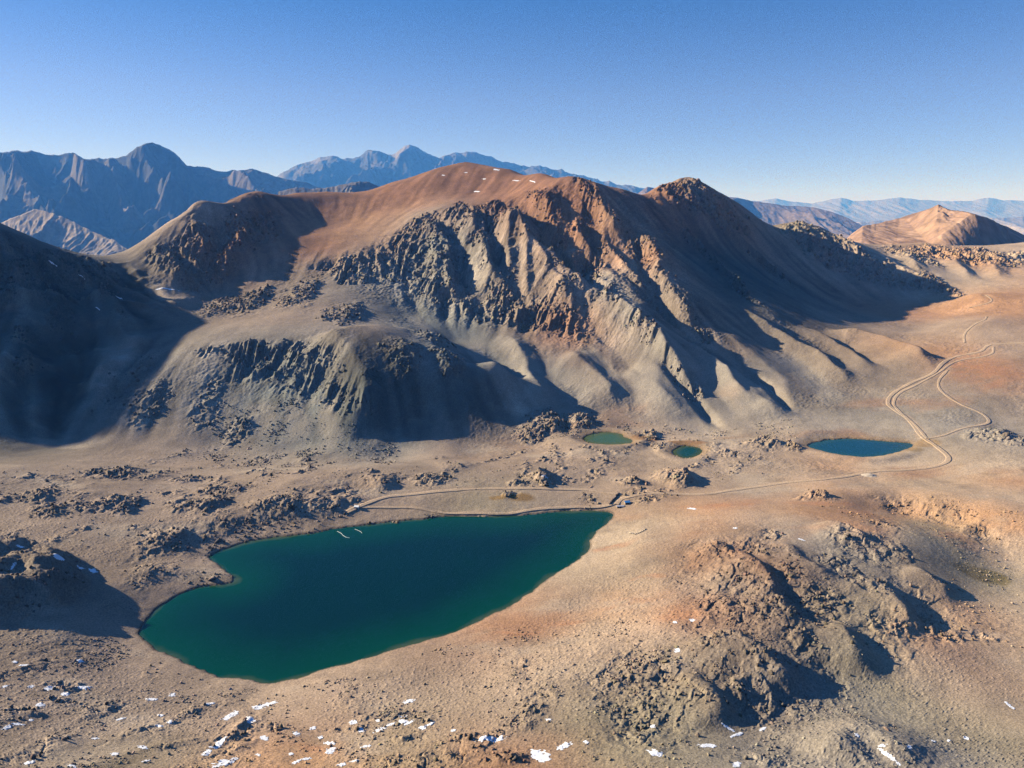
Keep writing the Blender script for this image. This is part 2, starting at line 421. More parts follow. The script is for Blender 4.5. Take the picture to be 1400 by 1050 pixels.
# plan-view zones, from picture polygons laid on the base surface
def zone(poly, soft=25.0, warp=18.0, seed=0, G_=None, H_=None):
    G_ = G_ or M
    P = [q[:2] for q in hits(poly, H_)]
    A = np.array(P); m = soft * 2 + 60
    out = np.zeros(G_.X.shape, np.float32)
    i0 = max(int((A[:, 0].min() - m - G_.x0) / G_.d), 0); i1 = min(int((A[:, 0].max() + m - G_.x0) / G_.d) + 1, G_.nx)
    j0 = max(int((A[:, 1].min() - m - G_.y0) / G_.d), 0); j1 = min(int((A[:, 1].max() + m - G_.y0) / G_.d) + 1, G_.ny)
    X = G_.X[j0:j1, i0:i1]; Y = G_.Y[j0:j1, i0:i1]
    s = sdist(X + warp * fbm(X, Y, 60, 3, seed=seed), Y + warp * fbm(X, Y, 60, 3, seed=seed + 11), P)
    out[j0:j1, i0:i1] = sstep(soft, -soft, s)
    return out

CLIFFS = np.zeros(M.X.shape, np.float32)
for k, poly in enumerate([
    [(430, 365), (500, 348), (570, 300), (600, 290), (620, 330), (640, 390), (640, 420), (590, 412), (540, 385), (470, 385)],
    [(600, 290), (680, 275), (720, 300), (700, 330), (650, 320), (620, 325)],
    [(610, 400), (690, 405), (760, 420), (800, 440), (795, 462), (740, 455), (690, 440), (620, 428)],
    [(725, 265), (745, 265), (785, 345), (765, 350)],
    [(785, 244), (812, 262), (838, 305), (822, 305)],
    [(848, 314), (890, 340), (905, 390), (890, 390), (870, 345)],
    [(890, 262), (940, 240), (1000, 280), (1030, 318), (1000, 315), (940, 290)],
    [(1055, 308), (1090, 302), (1130, 318), (1200, 350), (1270, 392), (1250, 400), (1190, 385), (1120, 360)],
    [(280, 478), (340, 470), (430, 470), (450, 500), (480, 540), (500, 580), (460, 570), (440, 545), (390, 530), (330, 515)],
    [(200, 350), (230, 330), (300, 310), (345, 290), (390, 290), (370, 330), (330, 350), (290, 385), (250, 385), (215, 370)],
    [(0, 320), (60, 340), (150, 357), (170, 390), (120, 420), (60, 420), (0, 410)],
    [(1215, 345), (1268, 333), (1330, 341), (1400, 344), (1400, 362), (1330, 362), (1260, 352)],
]):
    CLIFFS = np.maximum(CLIFFS, zone(poly, 16, 22, seed=k * 2))
print('zones', round(time.time() - T0, 1))

CLIFFS = np.maximum(CLIFFS, 0.75 * CREST)
FACE = zone([(430, 365), (570, 295), (700, 270), (800, 252), (900, 275), (960, 400), (985, 470), (870, 475), (800, 475), (690, 450), (560, 425)], 30, 20, seed=78)
KNOLL = zone([(225, 600), (245, 480), (290, 460), (560, 465), (690, 495), (745, 600), (560, 610), (400, 628)], 20, 15, seed=79)
# fall-line streaks (noise smeared along the slope) give ribs on cliffs and runnels on scree
def streaks(H, d0, length, wl, octs=2, seed=0):
    gy, gx = np.gradient(blur(H, 4), M.d)
    L = np.sqrt(gx * gx + gy * gy) + 1e-4
    gx /= L; gy /= L
    acc = np.zeros(H.shape, np.float32); n = int(length / d0)
    for sgn in (1, -1):
        x = M.X.copy(); y = M.Y.copy()
        for i in range(n):
            acc += fbm(x, y, wl, octs, seed=seed) if False else M.lin(src[seed], x, y)
            ix = np.clip(((x - M.x0) / M.d).astype(np.int32), 0, M.nx - 1); iy = np.clip(((y - M.y0) / M.d).astype(np.int32), 0, M.ny - 1)
            x += sgn * d0 * gx[iy, ix]; y += sgn * d0 * gy[iy, ix]
    return acc / (2 * n)
src = {1: fbm(M.X, M.Y, 16, 2, seed=41), 2: fbm(M.X, M.Y, 48, 3, seed=45)}
ST1 = streaks(H, 6.0, 60, 16, seed=1); ST1 /= ST1.std()
ST2 = streaks(H, 10.0, 170, 48, seed=2); ST2 /= ST2.std()
gy_, gx_ = np.gradient(blur(base, 5), M.d)
SLOPE = np.sqrt(gx_ * gx_ + gy_ * gy_)
SMOOTH = zone([(345, 262), (440, 263), (530, 250), (640, 223), (780, 240), (740, 265), (690, 272), (600, 285), (555, 300), (500, 338), (430, 352), (380, 330)], 30, 18, seed=77)
FG = Grid(-1000, 1500, 700, 2280, 2.5)
def streaks_fine(H, d0, length, wl, seed):
    gy, gx = np.gradient(blur(H, 3), M.d); L = np.sqrt(gx * gx + gy * gy) + 1e-4; gx /= L; gy /= L
    src_ = ridged(FG.X, FG.Y, wl, 2, 0.5, seed=seed); acc = np.zeros(FG.X.shape, np.float32); n = int(length / d0)
    for sgn in (1, -1):
        x = FG.X.copy(); y = FG.Y.copy()
        for i in range(n):
            acc += FG.lin(src_, x, y)
            ix = np.clip(((x - M.x0) / M.d).astype(np.int32), 0, M.nx - 1); iy = np.clip(((y - M.y0) / M.d).astype(np.int32), 0, M.ny - 1)
            x += sgn * d0 * gx[iy, ix]; y += sgn * d0 * gy[iy, ix]
    acc /= 2 * n
    return (acc - acc.mean()) / acc.std()
RIDGEZ = zone([(-200, 330), (-60, 312), (40, 336), (110, 353), (165, 358), (240, 410), (210, 470), (150, 550), (100, 595), (0, 600), (-200, 600)], 40, 20, seed=85)
H += RIDGEZ * (20 * (ridged(M.X, M.Y, 120, 4, 0.55, seed=86) - 0.42) + 3.0 * np.clip(ST2, -2, 2))
SUM2 = zone([(888, 270), (925, 246), (945, 242), (1000, 276), (1035, 312), (1015, 318), (960, 285), (900, 285)], 25, 14, seed=87)
H += SUM2 * 14 * (ridged(M.X, M.Y, 62, 3, 0.55, seed=88) - 0.45)
FINS = streaks_fine(H, 2.5, 17, 15, 401)
FINS2 = streaks_fine(H, 2.5, 30, 8, 407)
steep = sstep(0.18, 0.5, SLOPE) * (1 - 0.85 * SMOOTH)
H += steep * ((1.0 + 1.0 * CLIFFS) * np.clip(ST2, -2, 2) + 3.2 * FACE * (0.8 - np.minimum(np.abs(ST2), 2))) * (1 - 0.7 * KNOLL) * sstep(500, 900, M.Y)
H += CLIFFS * (2.0 * np.clip(ST1, -2, 2) + 9 * (ridged(M.X, M.Y, 80, 3, seed=21) - 0.4))
H += sstep(600, 1100, M.Y) * 7 * fbm(M.X, M.Y, 190, 4, seed=31) * (0.3 + 0.7 * steep) * (1 - 0.6 * SMOOTH)
print('streaks', round(time.time() - T0, 1))

# ------------------------------------------------------------------ terrain: small hills and outcrops
# (u, v, radius x, radius y, height, roughness 0..1)
BUMPS = [
    (235, 742, 34, 16, 13, 1.0), (300, 735, 26, 14, 11, 1.0), (345, 715, 40, 14, 11, 1.0), (395, 692, 36, 16, 11, 1.0), (455, 690, 26, 10, 9, 0.9), (170, 690, 30, 14, 9, 1.0), (75, 697, 24, 10, 6, 1.0), (60, 680, 20, 8, 5, 1.0),
    (120, 695, 14, 8, 5, 1.0), (290, 690, 40, 14, 8, 1.0), (170, 648, 40, 12, 6, 1.0), (205, 552, 20, 10, 2.0, 0.7), (180, 520, 34, 14, 2.2, 0.6), (290, 555, 22, 12, 2.0, 0.7), (222, 545, 14, 8, 1.4, 0.7),
    (330, 590, 20, 8, 5, 1.0), (270, 655, 24, 8, 5, 1.0), (310, 670, 30, 8, 5, 1.0), (525, 660, 26, 12, 9, 0.5), (600, 655, 26, 8, 5, 0.9), (745, 655, 20, 10, 11, 0.9), (715, 663, 16, 6, 5, 0.9), (870, 660, 22, 6, 7, 0.9), (930, 655, 30, 14, 12, 0.8),
    (810, 682, 14, 8, 7, 1.0), (755, 580, 28, 12, 11, 1.0), (800, 578, 22, 10, 10, 1.0), (730, 595, 24, 8, 6, 1.0), (890, 598, 20, 7, 7, 1.0), (905, 615, 10, 6, 5, 1.0), (1085, 612, 16, 6, 6, 1.0), (1050, 608, 30, 8, 6, 0.9), (1000, 620, 20, 6, 3, 0.8),
    (540, 715, 20, 8, 7, 1.0), (515, 712, 16, 6, 5, 1.0), (595, 703, 12, 5, 4, 1.0), (290, 792, 34, 16, 9, 0.9), (215, 785, 30, 18, 8, 0.6), (880, 680, 24, 10, 6, 0.9), (910, 676, 20, 6, 5, 0.8), (700, 678, 14, 5, 4, 0.9),
    (980, 750, 26, 10, 9, 0.8), (1040, 752, 24, 12, 10, 1.0), (1010, 790, 40, 18, 17, 1.0), (1080, 785, 34, 16, 16, 1.0), (1160, 735, 24, 12, 12, 1.0), (1210, 715, 18, 6, 6, 0.9), (1060, 730, 20, 8, 7, 0.9), (1230, 750, 26, 16, 10, 0.6), (1150, 770, 30, 16, 9, 0.9),
    (990, 830, 44, 16, 12, 0.9), (1060, 840, 40, 20, 18, 1.0), (1130, 815, 40, 18, 14, 1.0), (1200, 800, 36, 14, 10, 1.0), (1100, 880, 34, 22, 22, 0.9), (1060, 905, 40, 18, 20, 0.9), (980, 885, 40, 14, 14, 1.0), (900, 900, 30, 14, 11, 1.0), (845, 932, 42, 12, 10, 0.8), (880, 945, 30, 10, 7, 1.0),
    (1010, 945, 36, 18, 18, 0.9), (960, 960, 36, 14, 10, 0.9), (880, 990, 28, 12, 9, 1.0), (1220, 855, 36, 16, 12, 1.0), (1280, 860, 16, 8, 5, 1.0), (1300, 870, 30, 8, 4, 0.9), (1350, 870, 24, 8, 4, 0.9), (1290, 800, 16, 8, 6, 1.0),
    (1180, 1035, 80, 26, 16, 0.2), (1060, 1040, 50, 16, 9, 0.7), (1215, 1000, 10, 8, 5, 1.0), (730, 975, 26, 10, 5, 0.8), (650, 1010, 26, 8, 4, 1.0), (380, 998, 16, 8, 5, 1.0), (480, 1000, 24, 8, 4, 0.7), (700, 1040, 40, 12, 8, 0.9),
    (560, 1013, 24, 6, 4, 0.9), (1370, 598, 40, 10, 8, 0.7), (1285, 392, 20, 8, 10, 1.0), (1120, 680, 24, 8, 5, 0.9),
    (350, 412, 26, 8, 9, 1.0), (310, 420, 22, 8, 8, 1.0), (420, 400, 30, 8, 8, 0.8), (560, 500, 30, 8, 9, 0.9), (620, 500, 30, 10, 9, 0.9), (600, 470, 26, 8, 7, 0.8), (480, 430, 30, 10, 8, 0.8),
    (100, 940, 30, 8, 4, 1.0), (40, 975, 26, 8, 4, 1.0), (90, 960, 26, 6, 3, 1.0), (1250, 350, 30, 6, 8, 1.0), (1350, 352, 40, 6, 8, 1.0), (1190, 310, 20, 6, 8, 1.0),
]
def ledges(x, y, wl, ang, seed, sharp=0.82):
    p = (x * math.cos(ang) + y * math.sin(ang)) / wl + 0.75 * fbm(x, y, wl * 1.6, 3, seed=seed)
    f = p - np.floor(p)
    k = 0.35 + 0.65 * _RV[(np.floor(p).astype(np.int32) * 37 + seed) & 255]
    a = sstep(-0.25, 0.35, fbm(x, y, wl * 1.2, 2, seed=seed + 9))
    return f * (1 - sstep(sharp, 1.0, f)) * k * a
ROUGH = np.zeros(H.shape, np.float32)
BUMP_W = []
def bump(u, v, ru, rv, h, rough, k):
    c = hit(u, v)
    s = c[1] / FPX
    d = ray(u, v); dep = -d[2] / math.hypot(d[1], d[0])
    rx = ru * s; ry = min(rv * s / max(dep, 0.12), rx * 2.2)
    m = max(rx, ry) * 1.7 + 20
    i0 = max(int((c[0] - m - M.x0) / M.d), 0); i1 = min(int((c[0] + m - M.x0) / M.d) + 2, M.nx)
    j0 = max(int((c[1] - m - M.y0) / M.d), 0); j1 = min(int((c[1] + m - M.y0) / M.d) + 2, M.ny)
    X = M.X[j0:j1, i0:i1]; Y = M.Y[j0:j1, i0:i1]
    q = 0.30 + 0.25 * rough
    Xw = (X - c[0]) / rx + q * fbm(X, Y, rx * 1.1, 3, seed=k); Yw = (Y - c[1]) / ry + q * fbm(X, Y, rx * 1.1, 3, seed=k + 7)
    # steep lee side (right), gentle windward side
    Xa = np.where(Xw > 0, Xw * 1.5, Xw * 0.8)
    r = np.sqrt(Xa * Xa + Yw * Yw)
    f = sstep(1.25, 0.15, r)
    H[j0:j1, i0:i1] += (h * f * (1 + 0.35 * rough * fbm(X, Y, rx * 0.5, 2, seed=k + 3))).astype(np.float32)
    ROUGH[j0:j1, i0:i1] = np.maximum(ROUGH[j0:j1, i0:i1], (rough * sstep(1.35, 0.55, r)).astype(np.float32))
    BUMP_W.append((c, rx, ry, h, rough))
for k, b in enumerate(BUMPS):
    if b[0] > 780 and b[1] > 705: b = (*b[:4], b[4] * 0.10, b[5] * 0.8)
    elif b[1] > 600 and b[0] < 640: b = (b[0], b[1], b[2] * 1.25, b[3], b[4] * 0.62, b[5])
    bump(*b, k)
# gullied mound at the left edge
c = hit(-30, 806); m = 150
i0 = int((c[0] - m - M.x0) / M.d); i1 = int((c[0] + m - M.x0) / M.d); j0 = int((c[1] - m - M.y0) / M.d); j1 = int((c[1] + m - M.y0) / M.d)
xb = M.X[j0:j1, i0:i1]; yb = M.Y[j0:j1, i0:i1]
ex = (xb - c[0]) / 72 + 0.12 * fbm(xb, yb, 50, 3, seed=301); ey = (yb - c[1]) / 62 + 0.14 * fbm(xb, yb, 50, 3, seed=302)
ey = np.where(ey < 0, ey * 1.25, ey * 0.8)
r = np.sqrt(np.maximum(ex, 0) ** 2 + ey ** 2)
f = np.where(r < 1, (1 - r ** 3.4), 0) ** 0.75
ROUGH[j0:j1, i0:i1] = np.maximum(ROUGH[j0:j1, i0:i1], 0.55 * sstep(0, .3, f))
H[j0:j1, i0:i1] += (22 * f + 13 * sstep(0, .4, f) * (ridged(xb + 0.6 * yb, yb, 34, 2, seed=305) - 0.5)).astype(np.float32)
# broad rocky zone of the right-hand hill
ROCKY = np.zeros(M.X.shape, np.float32)
for k, poly in enumerate([
    [(960, 745), (1040, 738), (1110, 770), (1180, 790), (1260, 810), (1300, 850), (1250, 880), (1170, 960), (1120, 930), (1020, 960), (950, 900), (960, 840), (940, 790)],
    [(800, 915), (900, 880), (1000, 900), (1150, 950), (1060, 990), (950, 1000), (850, 1000)],
    [(225, 730), (330, 690), (480, 670), (500, 690), (400, 720), (320, 745), (240, 755)],
    [(1120, 720), (1200, 712), (1240, 750), (1220, 790), (1130, 770)],
    [(730, 570), (830, 565), (830, 590), (740, 605)],
    [(1190, 674), (1280, 684), (1350, 704), (1410, 716), (1410, 760), (1350, 742), (1290, 714), (1220, 694)],
]):
    ROCKY = np.maximum(ROCKY, zone(poly, 22, 26, seed=60 + k))
ROCKY *= 0.25 + 0.75 * sstep(-0.22, 0.12, fbm(M.X, M.Y * 0.9, 85, 4, 0.55, seed=64))
ROUGH = np.maximum(ROUGH * (1 - 0.4 * sstep(780, 800, M.X * 0 + 700) * 0), 0.62 * ROCKY)
PLAIN = zone([(-150, 640), (150, 655), (250, 612), (540, 628), (740, 612), (790, 590), (1080, 600), (1090, 640), (860, 664), (700, 668), (540, 676), (460, 700), (300, 748), (220, 800), (150, 760), (-150, 770)], 20, 20, seed=90)
PLAIN = np.maximum(PLAIN, 0.75 * zone([(-200, 880), (150, 880), (330, 945), (480, 930), (640, 890), (760, 900), (800, 960), (700, 1050), (700, 1200), (-200, 1200)], 20, 20, seed=91))
PLAIN = np.maximum(PLAIN, 0.35 * zone([(760, 1000), (900, 1000), (1060, 1010), (1250, 1000), (1300, 1100), (760, 1100)], 20, 20, seed=92))
on = ridged(M.X, M.Y * 0.8, 85, 4, 0.6, seed=93)
om = PLAIN * sstep(0.42, 0.72, on)
lg = ledges(M.X, M.Y, 48, 1.25, 96, 0.8)
H += om * (1.2 + 1.5 * fbm(M.X, M.Y, 40, 2, seed=95)) + PLAIN * sstep(-.1, .35, fbm(M.X, M.Y, 110, 3, seed=98)) * 5.0 * lg
om = np.maximum(om, PLAIN * sstep(0.35, 0.7, lg) * sstep(0, .4, fbm(M.X, M.Y, 110, 3, seed=98)))
ROUGH = np.maximum(ROUGH, 0.7 * om)
# the rolling, gullied surface of the flats
H += (1 - steep) * 2.2 * fbm(M.X, M.Y, 75, 4, seed=71) * sstep(200, 420, M.Y)
H += ROCKY * (6 * ledges(M.X, M.Y, 55, -0.55, 81) - 2 + 3.5 * (ridged(M.X, M.Y * 1.25, 60, 3, seed=81) - 0.45))
print('bumps', round(time.time() - T0, 1))

# ------------------------------------------------------------------ lakes and roads in plan
LAKE_PX = [(286, 762), (303, 752), (357, 737), (429, 729), (464, 722), (500, 718), (539, 713), (575, 710), (607, 706), (640, 706), (679, 706), (721, 704), (757, 700), (793, 698), (821, 699), (838, 703), (832, 714), (811, 732), (804, 752),
           (789, 766), (757, 786), (729, 807), (696, 829), (657, 848), (614, 867), (575, 878), (520, 894), (440, 917), (404, 928), (368, 936), (343, 930), (300, 925), (279, 917), (250, 904), (214, 888), (193, 872), (195, 857), (204, 843),
           (222, 827), (250, 811), (279, 802), (304, 799), (318, 795), (319, 789), (307, 779), (293, 769)]
POND_PX = [
    ([(797, 601), (807, 594), (829, 591), (848, 593), (856, 598), (866, 603), (857, 607), (829, 608), (808, 606)], 11.0),
    ([(919, 618), (930, 611), (946, 610), (960, 615), (954, 623), (939, 627), (926, 624)], 9.5),
    ([(1104, 609), (1129, 602), (1150, 600), (1171, 600), (1207, 603), (1243, 606), (1246, 611), (1221, 620), (1186, 625), (1150, 622), (1121, 616)], 11.5),
]
WATERS = [([G(u, v, 0)[:2] for u, v in LAKE_PX], 0.0)]
for poly, z in POND_PX: WATERS.append(([G(u, v, z)[:2] for u, v in poly], z))
WATERS = [(catmull(p, 5, True), z) for p, z in WATERS]

def carve_water(X, Y, Z, fine=False):
    """shore the lakes into the terrain; returns new Z and distance to the big lake's shore (negative inside)"""
    sh = np.full(X.shape, 999.0, np.float32)
    for k, (P, z) in enumerate(WATERS):
        A = np.array(P); m = 75 if k == 0 else 34
        sel = (X > A[:, 0].min() - m) & (X < A[:, 0].max() + m) & (Y > A[:, 1].min() - m) & (Y < A[:, 1].max() + m)
        x = X[sel]; y = Y[sel]
        jit = 2.6 if k == 0 else 2.8
        s = sdist(x + jit * fbm(x, y, 14, 3, seed=5), y + jit * fbm(x, y, 14, 3, seed=8), P).astype(np.float32)
        zz = Z[sel]
        shore = z + 0.25 + np.where(s > 0, 0.16 * s, 0) + np.where(s > 0, 0.35 * np.sqrt(np.maximum(s, 0)), 0)
        t = sstep(2, m * 0.75, s)
        mix_ = shore * (1 - t) + zz * t
        lift_ = np.maximum(mix_, z + 0.25 + 0.03 * s)
        t2 = sstep(m * 0.35, m * 0.85, s)
        out = np.where(s > 0, lift_ * (1 - t2) + mix_ * t2, z - np.minimum(0.2 + 0.22 * -s, 8))
        Z[sel] = out
        sh[sel] = np.where(np.abs(s) < np.abs(sh[sel]), s, sh[sel])
    return Z, sh
H, _ = carve_water(M.X, M.Y, H)

ROADS_PX = [   # (name, half width m, points, label)
    ('dirt_road', 3.4, [(474, 700), (500, 688), (530, 681), (560, 677), (600, 672), (660, 669), (740, 670), (800, 671), (826, 674), (850, 676)], 'upper dirt track running above the far shore of the large lake'),
    ('dirt_road', 3.8, [(843, 690), (850, 682), (868, 674), (900, 672), (964, 676), (1007, 670), (1071, 661), (1129, 655), (1186, 647), (1243, 643), (1285, 636), (1297, 629), (1292, 620), (1275, 606), (1257, 593), (1243, 575), (1222, 560), (1214, 551), (1221, 538), (1243, 525), (1275, 511), (1289, 497), (1307, 488), (1339, 481), (1352, 472), (1372, 470), (1400, 469)], 'main dirt road from the blue hut past the oval pond and up the right hillside'),
    ('dirt_road', 2.6, [(1268, 600), (1250, 580), (1230, 563), (1222, 552), (1230, 538), (1257, 524), (1286, 508), (1312, 493), (1342, 488), (1357, 483), (1358, 474)], 'second track beside the main road on the right hillside'),
    ('dirt_road', 2.6, [(1296, 506), (1284, 520), (1286, 534), (1311, 551), (1339, 564), (1348, 570), (1352, 577), (1345, 582), (1314, 587), (1290, 596), (1268, 600)], 'looping side track on the right hillside with a sharp bend'),
    ('dirt_road', 2.8, [(490, 693), (507, 693), (561, 695), (590, 699), (611, 702), (650, 703), (696, 703), (739, 697), (786, 694), (815, 695), (832, 692), (843, 688)], 'lower dirt track hugging the far shore of the large lake'),
    ('dirt_road', 2.4, [(1319, 469), (1318, 460), (1322, 452), (1334, 442), (1346, 437), (1349, 433)], 'short bent piece of track high on the right slope'),
    ('dirt_road', 2.2, [(1326, 421), (1340, 417), (1352, 414), (1356, 410), (1348, 403)], 'faint pale track curling up the far right hillside'),
]
ROADS = []
for name, hw, px, lab in ROADS_PX:
    P = [hit(u, v, H)[:2] for u, v in px]
    ROADS.append((name, hw, catmull(P, 8), lab))
# cut a smooth bench for the roads
Hs = blur(H, 3, 2)
for name, hw, P, lab in ROADS:
    A = np.array(P); m = 40
    i0 = max(int((A[:, 0].min() - m - M.x0) / M.d), 0); i1 = min(int((A[:, 0].max() + m - M.x0) / M.d) + 1, M.nx)
    j0 = max(int((A[:, 1].min() - m - M.y0) / M.d), 0); j1 = min(int((A[:, 1].max() + m - M.y0) / M.d) + 1, M.ny)
    d = seg_dist(M.X[j0:j1, i0:i1], M.Y[j0:j1, i0:i1], A)[0]
    t = sstep(hw * 4.5, hw * 1.5, d)
    H[j0:j1, i0:i1] = H[j0:j1, i0:i1] * (1 - t) + Hs[j0:j1, i0:i1] * t
print('roads', round(time.time() - T0, 1))

